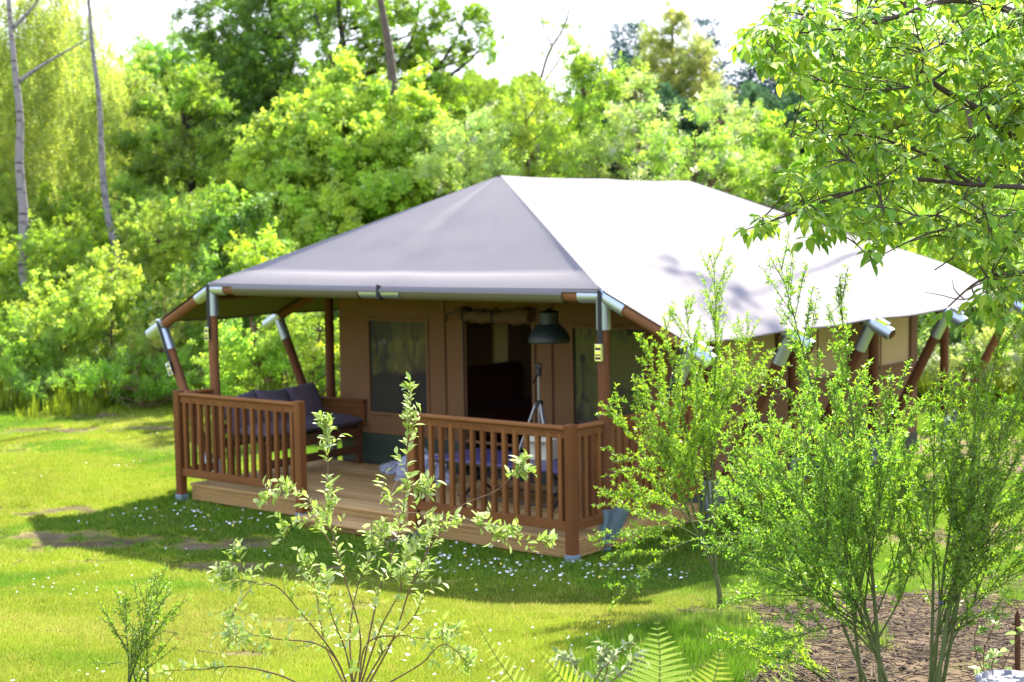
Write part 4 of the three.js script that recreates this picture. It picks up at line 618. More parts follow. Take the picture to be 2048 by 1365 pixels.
{ // far wood closing the gaps
  rnd = rng(61); const mats = [], cols = [];
  for (let k = 0; k < 52000; k++) {
    const d = rr(46, 66), u = rr(-700, 2800), topV = interp(u, [-700, 0, 250, 380, 700, 950, 1180, 1300, 1700, 2800], [60, 130, 150, 150, 165, 190, 190, 215, 180, 60]) + 75 * (fbm(u * 0.02, 3, 5) - 0.5) * 2; const p = at(u, 480, d); const g0 = height(p.x, p.z), tp = at(u, topV, d).y; const y = lerp(g0, tp, 1 - Math.pow(rnd(), 1.3)); p.y = y;
    const f = fbm(p.x * 0.35, y * 0.5 + p.z * 0.2, 3); if (f < 0.33) continue;
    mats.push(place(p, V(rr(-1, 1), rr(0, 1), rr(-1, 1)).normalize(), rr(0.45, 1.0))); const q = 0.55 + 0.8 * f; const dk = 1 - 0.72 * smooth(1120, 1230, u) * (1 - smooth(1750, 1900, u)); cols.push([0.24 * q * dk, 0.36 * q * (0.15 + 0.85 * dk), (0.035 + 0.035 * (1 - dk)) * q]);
  }
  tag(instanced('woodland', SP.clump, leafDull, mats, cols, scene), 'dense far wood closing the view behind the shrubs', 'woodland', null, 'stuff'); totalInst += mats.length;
}
{ // long grass and weeds along the far lawn edge
  rnd = rng(62); const g = new Geo(); for (let k = 0; k < 9; k++) { const a = rnd() * 6.28, r = 0.08 * rnd(); leaf(g, V(Math.cos(a) * r, 0, Math.sin(a) * r), V(Math.cos(a) * 0.35, 1, Math.sin(a) * 0.35).normalize(), V(Math.cos(a), 0.3, Math.sin(a)), rr(0.2, 0.42), 0.016, 0.1, 0.3); }
  const mats = [], cols = []; for (let k = 0; k < 9000; k++) { const [x, z] = spotAt(rr(22.5, 29), rr(-0.46, 0.46)); const e = smooth(23.2, 26, Math.hypot(x - 7.24, z - 9.84) + (noise(x * 0.8, z * 0.8) - 0.5) * 3); if (rnd() > e || (x > -5.4 && x < 1.2 && z > -9)) continue; mats.push(place(V(x, height(x, z), z), V(rr(-0.15, 0.15), 1, rr(-0.15, 0.15)).normalize(), rr(0.5, 1.3) * (0.5 + e * 0.7))); const q = rr(0.7, 1.2); cols.push([0.22 * q, 0.3 * q, 0.015 * q]); }
  tag(instanced('long_grass', g.geo(), leafDull, mats, cols, scene), 'long unmown grass and weeds along the far edge of the lawn', 'grass', null, 'stuff');
}

{ // ferny undergrowth covering the slope under the trees
  rnd = rng(63); const mats = [], cols = [];
  for (let k = 0; k < 16000; k++) { const d = 26.5 + 24 * Math.pow(rnd(), 1.4), [x, z] = spotAt(d, rr(-0.5, 0.5)); if (x > -6 && x < 2 && z > -10) continue; const n = fbm(x * 0.5, z * 0.5, 3), P = V(x, height(x, z) + rnd() * (0.3 + 2.2 * Math.max(0, n - 0.35) * smooth(26, 30, d) * 2), z); mats.push(place(P, V(rr(-0.6, 0.6), 1, rr(-0.6, 0.6)).normalize(), rr(0.45, 0.95))); const q = 0.55 + 0.8 * n; cols.push([0.24 * q, 0.38 * q, 0.02 * q]); }
  tag(instanced('undergrowth', SP.clump, leafWhite, mats, cols, scene), 'low green undergrowth covering the slope beneath the trees', 'undergrowth', null, 'stuff'); totalInst += mats.length;
}

// ------------------------------------------------------------------ plants in front
// broom: green whips with tiny leaves; tips given as [u, v, depth offset]
const SPB = [];
{ rnd = rng(70); for (let q = 0; q < 3; q++) { const g = new Geo(); for (let k = 0; k < 4; k++) { const a = k * 2.1 + rnd(), dr = V(Math.cos(a) * 0.7, 0.75, Math.sin(a) * 0.7).normalize(); leaf(g, V(0, k * 0.004, 0), dr, V(-Math.cos(a) * 0.5, 0.8, -Math.sin(a) * 0.5).normalize(), rr(0.013, 0.026), rr(0.006, 0.010), 0.3, 0.2); } SPB.push(g.geo()); } }
function broom(label, base, d, tips, o = {}) {
  const B = onGround(base[0], base[1], d); if (o.gy !== undefined) B.y = o.gy; B.y -= 0.03;
  const g = thing('broom_bush', label, 'broom bush', [B.x, B.y, B.z]); const W = new Geo(), mats = [[], [], []], cols = [[], [], []], col = o.col ?? [0.19, 0.37, 0.022], s0 = o.s ?? 1;
  const put = (p, dir) => { const q = Math.floor(rnd() * 3), f = rr(0.7, 1.35); mats[q].push(place(p.clone().sub(B), dir, s0 * rr(0.7, 1.35))); cols[q].push([col[0] * f * rr(0.85, 1.2), col[1] * f, col[2] * f]); };
  const leafy = (c, from, step) => { for (let k = 1; k < c.length; k++) { if (k / c.length < from) continue; const L = c[k].distanceTo(c[k - 1]), n = L / step, t = c[k].clone().sub(c[k - 1]).normalize(); for (let q = 0; q < n; q++) if (rnd() < Math.min(1, n - q)) put(c[k - 1].clone().lerp(c[k], (q + rnd()) / Math.max(1, n)), randDir().multiplyScalar(0.9).add(t.clone().multiplyScalar(0.7)).normalize()); } };
  const whip = (c, r0, r1) => W.tube(c.map((p) => p.clone().sub(B)), c.map((p, k) => lerp(r0, r1, k / (c.length - 1))), r0 > 0.006 ? 7 : 4, false);
  const fork = o.fork ? at(...o.fork) : null;
  if (fork) whip(curve([B, B.clone().lerp(fork, 0.5).add(V(0.02, 0, 0.01)), fork], 6), 0.022, 0.017);
  let ti = 0; const leaders = [];
  for (const [u, v, dd = 0, lv0 = 0.28, den = 1] of tips) {
    const lead = ti++ < (o.lead ?? 4), LD = leaders.length ? leaders[Math.floor(rnd() * leaders.length)] : null, T = at(u, v, d + dd), lv = lead ? lv0 : 0.12, S = !lead && LD ? LD[Math.floor(LD.length * rr(0.12, Math.min(0.5, 0.2 + 0.35 * clamp((T.y - B.y) / 2))))].clone() : fork ? fork.clone() : B.clone().add(V(rr(-0.08, 0.08), 0, rr(-0.08, 0.08))), L = S.distanceTo(T), up = o.up ?? 0.3;
    const c = curve([S, S.clone().lerp(T, 0.35).add(V(rr(-0.03, 0.03), up * 0.25 * L * (1 - Math.max(0, (T.y - S.y) / L) * 0.9), rr(-0.03, 0.03))), S.clone().lerp(T, 0.7).add(V(rr(-0.03, 0.03), up * 0.2 * L * (1 - Math.max(0, (T.y - S.y) / L) * 0.9), rr(-0.03, 0.03))), T], 22);
    if (lead) leaders.push(c); whip(c, (lead ? 0.006 : 0.003) + 0.0028 * L, 0.0014); leafy(c, lv + 0.1, 0.02);
    const n = Math.round(L * 8.5 * den * (o.den ?? 1));
    for (let k = 0; k < n; k++) {
      const t = lerp(lv, 0.97, Math.pow((k + rnd()) / n, 0.85)), i = Math.min(c.length - 2, Math.floor(t * (c.length - 1))), p = c[i].clone().lerp(c[i + 1], t * (c.length - 1) - i), tan = c[i + 1].clone().sub(c[i]).normalize();
      const side = randDir(); side.addScaledVector(tan, -side.dot(tan)).normalize(); const dir = tan.clone().multiplyScalar(0.9).addScaledVector(side, 0.5).add(V(0, 0.15, 0)).normalize(), l = (0.14 + 0.58 * (1 - t) * Math.min(1, L)) * rr(0.55, 1.3);
      const cc = curve([p, p.clone().addScaledVector(dir, l * 0.5).add(V(0, 0.02 * l, 0)), p.clone().addScaledVector(dir, l).add(V(0, -0.03 * l + 0.02, 0))], 6); whip(cc, 0.0028, 0.0011); leafy(cc, 0.1, 0.017);
      const m = Math.round(l * 7); for (let q = 0; q < m; q++) { const j = 1 + Math.floor(rnd() * 4), e = randDir().multiplyScalar(0.55).add(dir).normalize(), l2 = l * rr(0.18, 0.42); const c2 = [cc[j], cc[j].clone().addScaledVector(e, l2 * 0.5), cc[j].clone().addScaledVector(e, l2)]; whip(c2, 0.0017, 0.0009); leafy(c2, 0, 0.016); }
    }
  }
  add('stem', W.geo(), greenStem, g);
  for (let q = 0; q < 3; q++) { instanced('foliage', SPB[q], leafGloss, mats[q], cols[q], g).userData.kind = 'stuff'; totalInst += mats[q].length; }
  return g;
}
rnd = rng(71);
broom('left one of the large broom bushes, fanning out before the veranda corner', [1440, 1208], 10.2, [[1428, 505, 0], [1370, 600, 0.2], [1290, 690, 0.1], [1272, 775, -0.2], [1232, 915, 0], [1236, 985, -0.2], [1222, 1010, 0.3], [1228, 830, 0.2], [1210, 1120, -0.3], [1240, 1190, -0.2], [1330, 640, -0.2], [1500, 640, 0.2], [1480, 720, -0.3], [1560, 760, 0], [1600, 860, 0.3], [1400, 800, -0.4], [1350, 880, -0.4], [1530, 900, -0.4], [1590, 980, -0.2], [1640, 1080, 0.1], [1440, 950, 0.3], [1300, 1000, 0.4]], { fork: [1432, 1150, 10.2], den: 1.05, col: [0.222, 0.395, 0.014] });
broom('middle large broom bush with tall upright leader in front of the tent side', [1745, 1420], 7.4, [[1680, 568, 0], [1557, 515, 0.3], [1590, 800, -0.2], [1510, 820, 0.2], [1660, 880, -0.3], [1800, 760, 0.1], [1480, 900, 0], [1560, 930, -0.4], [1700, 780, 0.3], [1790, 900, -0.3], [1500, 1010, 0.2], [1430, 1080, 0.1], [1850, 900, 0.3], [1620, 1000, 0.4], [1500, 1110, -0.3], [1530, 1290, -0.3], [1880, 1010, -0.1], [1460, 1200, 0.1], [1760, 1020, 0.3], [1540, 1060, 0.1], [1450, 1000, 0.2], [1800, 1120, 0.2], [1640, 1190, 0.2], [1700, 960, -0.3], [1680, 1110, -0.3], [1600, 1160, 0.3], [1820, 830, 0.4]], { den: 1.15, up: 0.12, lead: 5 });
broom('right large broom bush, darker and more open, next to the right edge', [1880, 1420], 7.1, [[2016, 600, 0], [1960, 720, 0.2], [1925, 830, -0.2], [1870, 780, 0.2], [2040, 800, -0.1], [1985, 900, -0.3], [2090, 760, 0], [2100, 900, 0.2], [1860, 960, -0.2], [2080, 1010, -0.2], [2040, 1130, 0], [2000, 1220, -0.2], [1830, 1080, 0.2], [2075, 1060, 0.1], [2060, 930, 0.3], [1960, 1030, 0.3], [2030, 1000, -0.3], [1930, 1120, 0.1], [2060, 690, 0.3]], { den: 0.9, up: 0.1, lead: 5, col: [0.160, 0.307, 0.011] });
broom('small lone broom sapling on the lawn at the lower left', [285, 1420], 7.3, [[292, 1180, 0], [245, 1225, 0.1], [262, 1290, -0.1], [322, 1225, 0.1], [325, 1290, -0.1], [238, 1325, 0.05], [310, 1185, -0.1]], { den: 1.7, up: 0.08, lead: 3, col: [0.147, 0.263, 0.013], s: 0.8 });
broom('low sprawling broom sprout between the ferns and the broom bushes', [1660, 1385], 7.6, [[1490, 1290, 0], [1520, 1330, 0.1], [1560, 1275, 0.1], [1610, 1330, -0.1]], { den: 1.2, up: 0.2, col: [0.246, 0.416, 0.016] });

// single leaf blades, a few shapes, shared by all leaves of a kind
const blades = (n, L, W, c, sd) => { rnd = rng(sd); const a = []; for (let k = 0; k < n; k++) { const g = new Geo(); leaf(g, V(0, L * 0.12, 0), V(0, 1, 0), V(0, 0, 1), L * rr(0.9, 1.1), W * rr(0.85, 1.15), rr(0.12, 0.38), rr(-0.1, c), true); g.tube([V(0, 0, 0), V(0, L * 0.14, 0)], 0.0012, 4, false); a.push(g.geo()); } return a; };
const leafTones = (cols, o = {}) => cols.map((c) => leafMat(c[0], c[1], c[2], { map: leafTex, ...o }));
// leaves past the 300 that stand out are one part; the rest a mesh each
function leaves(parent, B, list, geos, tones, most = 300) {
  list.sort((a, b) => b[2] - a[2]);
  const rest = geos.map(() => [[], []]);
  list.forEach(([p, dir, s, n], i) => {
    const y = dir.clone().normalize(), z = n.clone().addScaledVector(y, -n.dot(y)).normalize(), x = y.clone().cross(z), M = new THREE.Matrix4().makeBasis(x, y, z).scale(V(s, s, s)).setPosition(p.clone().sub(B));
    const k = Math.floor(rnd() * geos.length), t = Math.floor(rnd() * tones.length);
    if (i < most) { const m = add('leaf', geos[k], tones[t], parent); M.decompose(m.position, m.quaternion, m.scale); } else { rest[k][0].push(M); const c = tones[t].color; rest[k][1].push([c.r, c.g, c.b]); }
  });
  const white = leafMat(1, 1, 1, { map: leafTex, clearcoat: tones[0].clearcoat, clearcoatRoughness: tones[0].clearcoatRoughness, transmission: tones[0].transmission });
  geos.forEach((g, k) => { if (rest[k][0].length) { instanced('leaf_mass', g, white, rest[k][0], rest[k][1], parent).userData.kind = 'stuff'; totalInst += rest[k][0].length; } });
}
{ // the young willow in the foreground
  const geos = blades(5, 0.044, 0.0205, 0.5, 80), tones = leafTones([[0.32, 0.43, 0.08], [0.37, 0.47, 0.13], [0.43, 0.50, 0.24], [0.27, 0.39, 0.06]], { clearcoat: 0.3, clearcoatRoughness: 0.4, transmission: 0.38 });
  rnd = rng(81);
  const D = 6.6, B = onGround(708, 1420, D); B.y -= 0.02;
  const g = thing('willow_bush', 'young willow with pale grey green leaves in front of the veranda opening', 'willow bush', [B.x, B.y, B.z]);
  const W = new Geo(), list = [];
  const stems = [[[[700, 1400], [721, 1283], [686, 1146], [664, 1064], [656, 1000], [655, 893], [648, 845]], 0, 0.5, 1], [[[712, 1400], [739, 1270], [761, 1172], [783, 1115], [806, 1026], [812, 937], [817, 862], [820, 778]], 0.15, 0.42, 1], [[[720, 1400], [788, 1274], [819, 1181], [859, 1097], [885, 1061], [921, 1037], [965, 1057], [1010, 1077], [1100, 1085]], -0.1, 0.62, 0.9], [[[850, 1110], [880, 1045], [930, 1008], [992, 982], [1032, 946], [1050, 935]], -0.05, 0.72, 1], [[[700, 1390], [672, 1318], [597, 1221], [549, 1172], [495, 1163], [447, 1150]], -0.2, 0.7, 1], [[[549, 1172], [505, 1165], [482, 1130], [474, 1100]], -0.2, 0.5, 0.8], [[[702, 1390], [668, 1314], [628, 1287], [553, 1279], [480, 1268], [455, 1275]], -0.25, 0.5, 0.7], [[[690, 1420], [560, 1352], [464, 1334], [400, 1340], [325, 1342]], -0.3, 0.3, 0.5], [[[715, 1390], [735, 1287], [801, 1272], [863, 1279], [915, 1262]], -0.1, 0.5, 0.8], [[[664, 1064], [650, 1035], [611, 1005], [566, 985], [525, 1003]], 0.05, 0.15, 1.5], [[[676, 1110], [640, 1060], [600, 1045], [565, 1060]], 0.1, 0.3, 1.2], [[[800, 1050], [780, 1000], [800, 960], [825, 975], [845, 985]], 0.2, 0.1, 1.5], [[[783, 1115], [760, 1060], [745, 1045], [740, 1080]], 0.1, 0.2, 1.3], [[[806, 1026], [850, 1030], [870, 1050]], 0.1, 0.2, 1.3], [[[708, 1400], [700, 1260], [720, 1160], [750, 1100], [770, 1060]], 0.3, 0.35, 1.2], [[[705, 1400], [650, 1290], [630, 1180], [610, 1120]], 0.25, 0.45, 0.9], [[[712, 1400], [770, 1300], [830, 1230], [850, 1170], [835, 1130]], 0.2, 0.35, 0.9], [[[710, 1400], [690, 1300], [660, 1220], [655, 1160]], -0.3, 0.4, 0.8], [[[718, 1400], [840, 1330], [890, 1290], [940, 1330]], -0.2, 0.4, 0.8], [[[500, 1180], [470, 1220], [455, 1270], [530, 1300]], -0.2, 0.3, 0.7], [[[712, 1400], [760, 1260], [800, 1180], [815, 1110], [850, 1080]], -0.2, 0.4, 1.2], [[[664, 1064], [640, 1020], [600, 985], [560, 965]], 0.15, 0.2, 1.5]];
  for (const [px, dd, lv, den] of stems) {
    const c = curve(px.map(([u, v], k) => at(u, v, D + dd * Math.min(1, k / 2))), 40); if (px[0][1] >= 1390) c.unshift(B.clone().add(V(rr(-0.03, 0.03), -0.02, rr(-0.03, 0.03))));
    W.tube(c.map((p) => p.clone().sub(B)), c.map((p, k) => lerp(px[0][1] >= 1390 ? 0.0048 : 0.0028, 0.0012, k / c.length)), 7, false);
    let L = 0; for (let k = 1; k < c.length; k++) L += c[k].distanceTo(c[k - 1]);
    const put = (p, tan, n) => { const a = randDir(); a.addScaledVector(tan, -a.dot(tan)).normalize(); const dir = a.clone().multiplyScalar(0.9).addScaledVector(tan, 0.55).add(V(0, 0.12, 0)).normalize(), nn = tan.clone().multiplyScalar(0.6).add(V(0, 0.7, 0)).add(randDir().multiplyScalar(0.35)).addScaledVector(a, -0.4); list.push([p, dir, rr(0.55, 1.15), nn]); };
    const n = Math.round(L * 38 * den);
    for (let k = 0; k < n; k++) {
      const t = rnd() < 0.16 ? lerp(0.22, lv, rnd()) : lerp(lv, 1, Math.pow(rnd(), 0.75)), i = Math.min(c.length - 2, Math.floor(t * (c.length - 1))), p = c[i].clone().lerp(c[i + 1], rnd()), tan = c[i + 1].clone().sub(c[i]).normalize();
      put(p, tan);
      if (rnd() < 0.42) { const a = randDir(), e = a.addScaledVector(tan, 0.8).add(V(0, 0.4, 0)).normalize(), l = rr(0.03, 0.13) * (1.25 - t * 0.5), q = p.clone().addScaledVector(e, l); W.tube([p, p.clone().lerp(q, 0.5).add(V(0, -0.004, 0)), q].map((x) => x.clone().sub(B)), [0.0014, 0.0011, 0.0008], 4, false); for (let z = 0; z < 5; z++) put(p.clone().lerp(q, (z + 1) / 5), e); }
    }
    const T = c[c.length - 1], tt = T.clone().sub(c[c.length - 3]).normalize(); for (let z = 0; z < 6; z++) put(T.clone().addScaledVector(tt, rr(-0.03, 0.01)), tt);
  }
  add('stem', W.geo(), brownTwig, g); leaves(g, B, list, geos, tones); console.log('willow leaves', list.length);
}
{ // pale leafed shoot beside the ferns
  const geos = blades(4, 0.05, 0.024, 0.5, 82), tones = leafTones([[0.26, 0.32, 0.16], [0.32, 0.36, 0.22], [0.2, 0.28, 0.09]], { clearcoat: 0.3, transmission: 0.35 }); rnd = rng(83);
  const D = 6.0, B = onGround(1180, 1440, D), g = thing('pale_shoot', 'low pale whitish green shoot arching between the fern fronds', 'willow shoot', [B.x, B.y, B.z]), W = new Geo(), list = [];
  for (const [px, dd] of [[[[1180, 1400], [1192, 1358], [1235, 1311], [1275, 1282]], 0], [[[1182, 1400], [1160, 1350], [1140, 1320], [1110, 1312]], 0.1], [[[1184, 1400], [1215, 1340], [1210, 1305], [1196, 1285]], 0.1], [[[1180, 1410], [1250, 1340], [1290, 1310]], -0.1]]) {
    const c = curve(px.map(([u, v]) => at(u, v, D + dd)), 16); c.unshift(B.clone()); W.tube(c.map((p) => p.clone().sub(B)), c.map((p, k) => lerp(0.004, 0.0012, k / c.length)), 5, false);
    for (let k = 0; k < 46; k++) { const i = Math.floor(lerp(4, c.length - 2, Math.pow(rnd(), 0.7))), tan = c[i + 1].clone().sub(c[i]).normalize(), a = randDir(); list.push([c[i].clone().lerp(c[i + 1], rnd()).addScaledVector(randDir(), 0.015), a.multiplyScalar(0.9).addScaledVector(tan, 0.5).normalize(), rr(0.5, 1.05), V(0, 1, 0).add(randDir().multiplyScalar(0.5))]); }
  }
  add('stem', W.geo(), brownTwig, g); leaves(g, B, list, geos, tones);
}
{ // the hanging branch of a cherry tree that stands beyond the right edge
  const geos = blades(6, 0.072, 0.034, 0.45, 84), tones = leafTones([[0.28, 0.45, 0.03], [0.37, 0.51, 0.035], [0.22, 0.40, 0.03], [0.17, 0.35, 0.035]], { clearcoat: 0.1, clearcoatRoughness: 0.45, transmission: 0.5 }); rnd = rng(85);
  const D = 7.0, B = onGround(2560, 1100, 8.2), g = thing('cherry_tree', 'overhanging cherry branches full of green leaves filling the upper right corner', 'cherry tree', [B.x, B.y, B.z]);
  const W = new Geo(), list = [], sk = [];
  const branch = (px, r0, r1, n = 26) => { const c = curve(px.map(([u, v, d]) => at(u, v, d)), n); W.tube(c.map((p) => p.clone().sub(B)), c.map((p, k) => lerp(r0, r1, k / n)), 8, false); sk.push(...c.slice(2)); return c; };
  const tk = curve([B, at(2540, 800, 8.1), at(2500, 520, 8.0), at(2470, 250, 7.9), at(2440, -50, 7.9)], 20); W.tube(tk.map((p) => p.clone().sub(B)), tk.map((p, k) => lerp(0.14, 0.05, k / 20)), 14);
  branch([[2500, 520, 8], [2300, 420, 7.7], [2120, 330, 7.4], [1950, 215, 7.1], [1880, 175, 7.0], [1840, 140, 6.9]], 0.035, 0.009);
  branch([[2470, 250, 7.9], [2250, 120, 7.5], [2050, 30, 7.2], [1905, 0, 7], [1790, 35, 6.8], [1700, 55, 6.7], [1560, 70, 6.6]], 0.028, 0.003); branch([[1930, 110, 7.0], [1865, 160, 7], [1740, 180, 6.8], [1640, 160, 6.7]], 0.008, 0.003);
  branch([[2300, 420, 7.7], [2100, 380, 7.3], [1950, 370, 7.0], [1800, 360, 6.8], [1660, 400, 6.6], [1550, 440, 6.5], [1485, 462, 6.5]], 0.017, 0.002); branch([[2120, 400, 7.3], [1980, 440, 7], [1850, 470, 6.8], [1745, 520, 6.7]], 0.01, 0.002); branch([[1950, 370, 7], [1830, 300, 6.8], [1720, 270, 6.7], [1580, 280, 6.6]], 0.01, 0.002);
  branch([[2520, 650, 8], [2300, 590, 7.6], [2130, 550, 7.2], [2040, 545, 7.0], [1960, 562, 6.9], [1890, 620, 6.8]], 0.02, 0.003); branch([[2300, 590, 7.6], [2120, 480, 7.2], [1990, 470, 7], [1870, 540, 6.9]], 0.012, 0.003); branch([[2250, 300, 7.5], [2100, 230, 7.3], [2010, 250, 7.1], [1930, 290, 6.9]], 0.012, 0.004);
  const poly = [[1475, 70], [1530, 20], [1600, -40], [2140, -60], [2140, 640], [2010, 640], [1940, 600], [1990, 560], [1900, 495], [1800, 470], [1745, 512], [1720, 465], [1610, 482], [1580, 455], [1490, 468], [1480, 455], [1560, 400], [1570, 350], [1640, 320], [1610, 280], [1500, 290], [1490, 265], [1570, 245], [1640, 230], [1570, 180], [1500, 120]];
  const inside = (u, v) => { let c = false; for (let i = 0, j = poly.length - 1; i < poly.length; j = i++) { const [a, b] = poly[i], [e, f] = poly[j]; if ((b > v) !== (f > v) && u < (e - a) * (v - b) / (f - b) + a) c = !c; } return c; };
  const open = (u, v) => noise(u * 0.012 + 3, v * 0.012 + 8) < 0.3;
  let tries = 0, made = 0;
  const cluster = (P, tan, n) => { for (let k = 0; k < n; k++) { const a = k * 2.4 + rnd(), h = V(Math.cos(a), 0, Math.sin(a)); const dir = h.clone().multiplyScalar(0.75).add(V(0, rr(-0.75, 0.05), 0)).addScaledVector(tan, 0.4).normalize(); list.push([P.clone().addScaledVector(tan, rr(-0.05, 0.03)), dir, rr(0.6, 1.15), V(rr(-0.35, 0.35), 1, rr(-0.35, 0.35)).addScaledVector(h, 0.45)]); } };
  while (made < 800 && tries++ < 9000) {
    const u = rr(1470, 2130), v = rr(-50, 650); if (!inside(u, v) || (open(u, v) && rnd() < 0.8)) continue;
    const P = at(u, v, rr(6.2, 7.9) + (u - 1700) * 0.0006); let best = 1e9, q = sk[0]; for (const p of sk) { const e = p.distanceToSquared(P) + (p.x < P.x - 0.2 ? 0.05 : 0); if (e < best) { best = e; q = p; } }
    if (best > 0.55) continue; made++;
    const m = q.clone().lerp(P, 0.5).add(V(rr(-0.03, 0.03), 0.06 * Math.sqrt(best), rr(-0.03, 0.03))); W.tube(curve([q, m, P], 4).map((x) => x.clone().sub(B)), [0.004, 0.0034, 0.0028, 0.002, 0.0014], 4, false);
    if (rnd() < 0.3) sk.push(m);
    const tan = P.clone().sub(q).normalize(); cluster(P, tan, 6 + Math.floor(rnd() * 4)); if (best > 0.04) cluster(m, tan, 4);
  }
  for (const [u, v, d] of [[1487, 460, 6.5], [1530, 455, 6.5], [1500, 62, 6.55], [1560, 60, 6.6], [1742, 522, 6.7], [1610, 480, 6.55], [1500, 270, 6.6], [1890, 625, 6.8], [1930, 650, 6.8], [1955, 600, 6.8]]) cluster(at(u, v, d), V(-0.5, -0.4, 0.2), 7);
  for (const pts of [[[1990, 575, 6.9], [1930, 600, 6.8], [1880, 590, 6.75], [1850, 585, 6.7]], [[1930, 600, 6.8], [1910, 580, 6.8], [1905, 560, 6.8]]]) branch(pts, 0.0035, 0.001, 8);
  add('branch', W.geo(), blackTwig, g); leaves(g, B, list, geos, tones); console.log('cherry leaves', list.length);
}
// ferns
const fernTones = [[0.3, 0.42, 0.05], [0.56, 0.62, 0.05], [0.5, 0.62, 0.09]].map((c) => leafMat(c[0], c[1], c[2], { clearcoat: 0.2, transmission: 0.3 }));
const pinnaG = (() => { rnd = rng(90); const g = new Geo(), n = 14; for (let k = 0; k < n; k++) { const t = (k + 0.5) / n, w = 0.13 * Math.pow(1 - t * 0.93, 0.7); for (const s of [-1, 1]) leaf(g, V(0, t - 0.04, -0.1 * t * t), V(s * 0.9, 0.5, 0).normalize(), V(0, 0, 1), w, 0.088, 0.12, 0.1); } g.tube([V(0, 0, 0), V(0, 0.5, -0.025), V(0, 1, -0.1)], [0.007, 0.005, 0.002], 4, false); return g.geo(); })();
{
  const D = 5.2, Bp = onGround(1300, 1500, D), f = thing('fern', 'light green fern with upright feathery fronds at the bottom centre', 'fern', [Bp.x, Bp.y, Bp.z]);
  // [path px, half width px, tone, lean]
  const fronds = [[[[1305, 1480], [1316, 1400], [1320, 1320], [1314, 1242]], 88, 2, 0], [[[1330, 1500], [1385, 1440], [1425, 1370], [1442, 1302]], 84, 1, 0.2], [[[1260, 1500], [1190, 1430], [1130, 1365], [1080, 1306]], 66, 1, -0.2], [[[1250, 1500], [1080, 1420], [1010, 1340], [955, 1252]], 50, 2, -0.2], [[[1350, 1510], [1470, 1440], [1540, 1390], [1602, 1322]], 72, 2, 0.4]];
  for (const [px, hw, tone, dd] of fronds) {
    const c = curve(px.map(([u, v], k) => at(u, v, D + dd * k / 3)), 40), fr = add('frond', new Geo().tube(c.map((p) => p.clone().sub(Bp)), c.map((p, k) => lerp(0.004, 0.0012, k / 40)), 6, false).geo(), greenStem, f);
    const N = 17; for (let k = 0; k < N; k++) { const t = 0.15 + 0.85 * (k + 0.5) / N, i = Math.min(39, Math.floor(t * 40)), p = c[i].clone().lerp(c[i + 1], t * 40 - i).sub(Bp), tan = c[i + 1].clone().sub(c[i]).normalize(), view = camera.position.clone().sub(c[i]).normalize(), face = V(0, 0.55, 0).addScaledVector(view, 0.8).add(V(0.1 * dd, 0, 0)), sd = tan.clone().cross(face).normalize(), l = hw * D / F * (t < 0.35 ? lerp(0.65, 1, (t - 0.15) / 0.2) : Math.pow(Math.max(0.04, 1 - (t - 0.35) / 0.66), 0.85));
      for (const s of [-1, 1]) { const y = sd.clone().multiplyScalar(s).addScaledVector(tan, 0.32).normalize(), z = face.clone().addScaledVector(y, -face.dot(y)).normalize(), x = y.clone().cross(z).normalize(), m = add('pinna', pinnaG, fernTones[tone], fr); new THREE.Matrix4().makeBasis(x, y, z).scale(V(l * 0.9 + 0.005, l, l)).setPosition(p).decompose(m.position, m.quaternion, m.scale); } }
  }
}
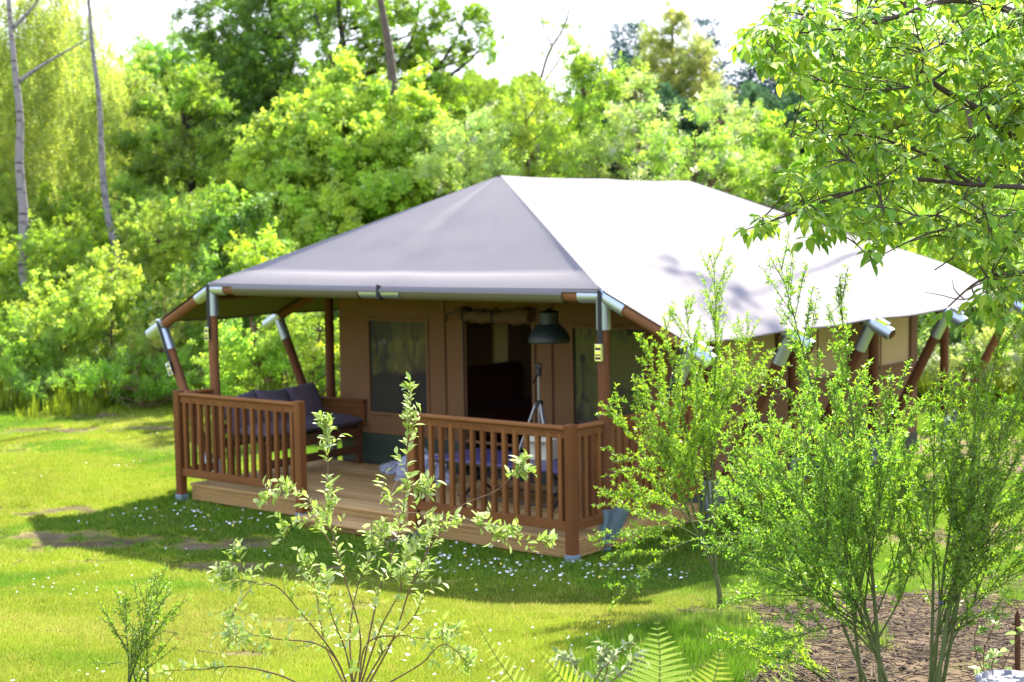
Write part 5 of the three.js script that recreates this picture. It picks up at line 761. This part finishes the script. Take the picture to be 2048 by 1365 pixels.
{ // bramble by the stake, stake, white tub, violet flower
  const geos = blades(3, 0.06, 0.045, 0.4, 91), tones = leafTones([[0.26, 0.4, 0.08], [0.32, 0.45, 0.12]], { transmission: 0.35 }); rnd = rng(92);
  const D = 7.0, B = onGround(1990, 1420, D), g = thing('bramble', 'pale green bramble shoot with toothed leaves beside the thin stake', 'bramble', [B.x, B.y, B.z]), W = new Geo(), list = [];
  for (const px of [[[1975, 1400], [1968, 1310], [1985, 1260], [2000, 1220]], [[1985, 1400], [2010, 1330], [2035, 1280], [2060, 1240]], [[1990, 1400], [1985, 1330], [1995, 1300]], [[1990, 1400], [1950, 1290], [1958, 1240]]]) { const c = curve(px.map(([u, v]) => at(u, v, D)), 12); c.unshift(B.clone()); W.tube(c.map((p) => p.clone().sub(B)), 0.0025, 5, false); for (let k = 0; k < 12; k++) { const i = Math.floor(lerp(3, c.length - 1, rnd())), a = rnd() * 6.28; list.push([c[i].clone(), V(Math.cos(a), rr(-0.2, 0.5), Math.sin(a)).normalize(), rr(0.6, 1.1), V(rr(-0.3, 0.3), 1, rr(-0.3, 0.3))]); } }
  add('stem', W.geo(), brownTwig, g); leaves(g, B, list, geos, tones);
  const S = onGround(2036, 1400, 7.2), s = thing('stake', 'thin dark brown wooden stake at the right edge', 'stake', [S.x, S.y, S.z]), top = at(2036, 1232, 7.2).sub(S); add('shaft', new Geo().tube([V(0, -0.1, 0), top.clone().multiplyScalar(0.5), top], 0.014, 10).geo(), darkWood, s); add('tip', new THREE.ConeGeometry(0.014, 0.03, 10), darkWood, s, [top.x, top.y + 0.015, top.z]);
  const T = at(2020, 1395, 6.8), t = thing('white_tub', 'round white tub with rim standing on the earth in the bottom corner', 'tub', [T.x, height(T.x, T.z) - 0.02, T.z]);
  const hgt = at(2020, 1358, 6.8).y - (height(T.x, T.z) - 0.02), m = new THREE.MeshStandardMaterial({ color: RGB(0.17, 0.17, 0.2), roughness: 0.7, map: rep(cloudy, 1, 1) }), P = [[0, 0], [0.13, 0], [0.145, hgt * 0.8], [0.15, hgt * 0.82], [0.155, hgt * 0.9], [0.155, hgt * 0.97], [0.148, hgt], [0.13, hgt], [0.125, hgt - 0.012], [0, hgt - 0.012]].map((q) => new THREE.Vector2(...q)); add('bucket', new THREE.LatheGeometry(P, 40), m, t);
  const Fp = at(1882, 1208, 7.0), fb = V(Fp.x, height(Fp.x, Fp.z), Fp.z), f = thing('violet_flower', 'single small violet flower above the bare earth', 'flower', [fb.x, fb.y, fb.z]), fh = Fp.y - fb.y; add('stalk', new Geo().tube([V(0, 0, 0), V(0.01, fh * 0.5, 0), V(0, fh, 0)], 0.0016, 5).geo(), greenStem, f);
  const pg = new Geo(); leaf(pg, V(0, 0, 0), V(0, 0.5, 0.85).normalize(), V(0, 1, -0.4).normalize(), 0.02, 0.014, 0.2, 0.3, true); const pgeo = pg.geo(), pm = leafMat(0.10, 0.09, 0.42); for (let k = 0; k < 5; k++) add('petal', pgeo, pm, f, [0, fh, 0], [0, k * 1.256, 0]);
}
console.log('instances', totalInst);
renderer.render(scene, camera);
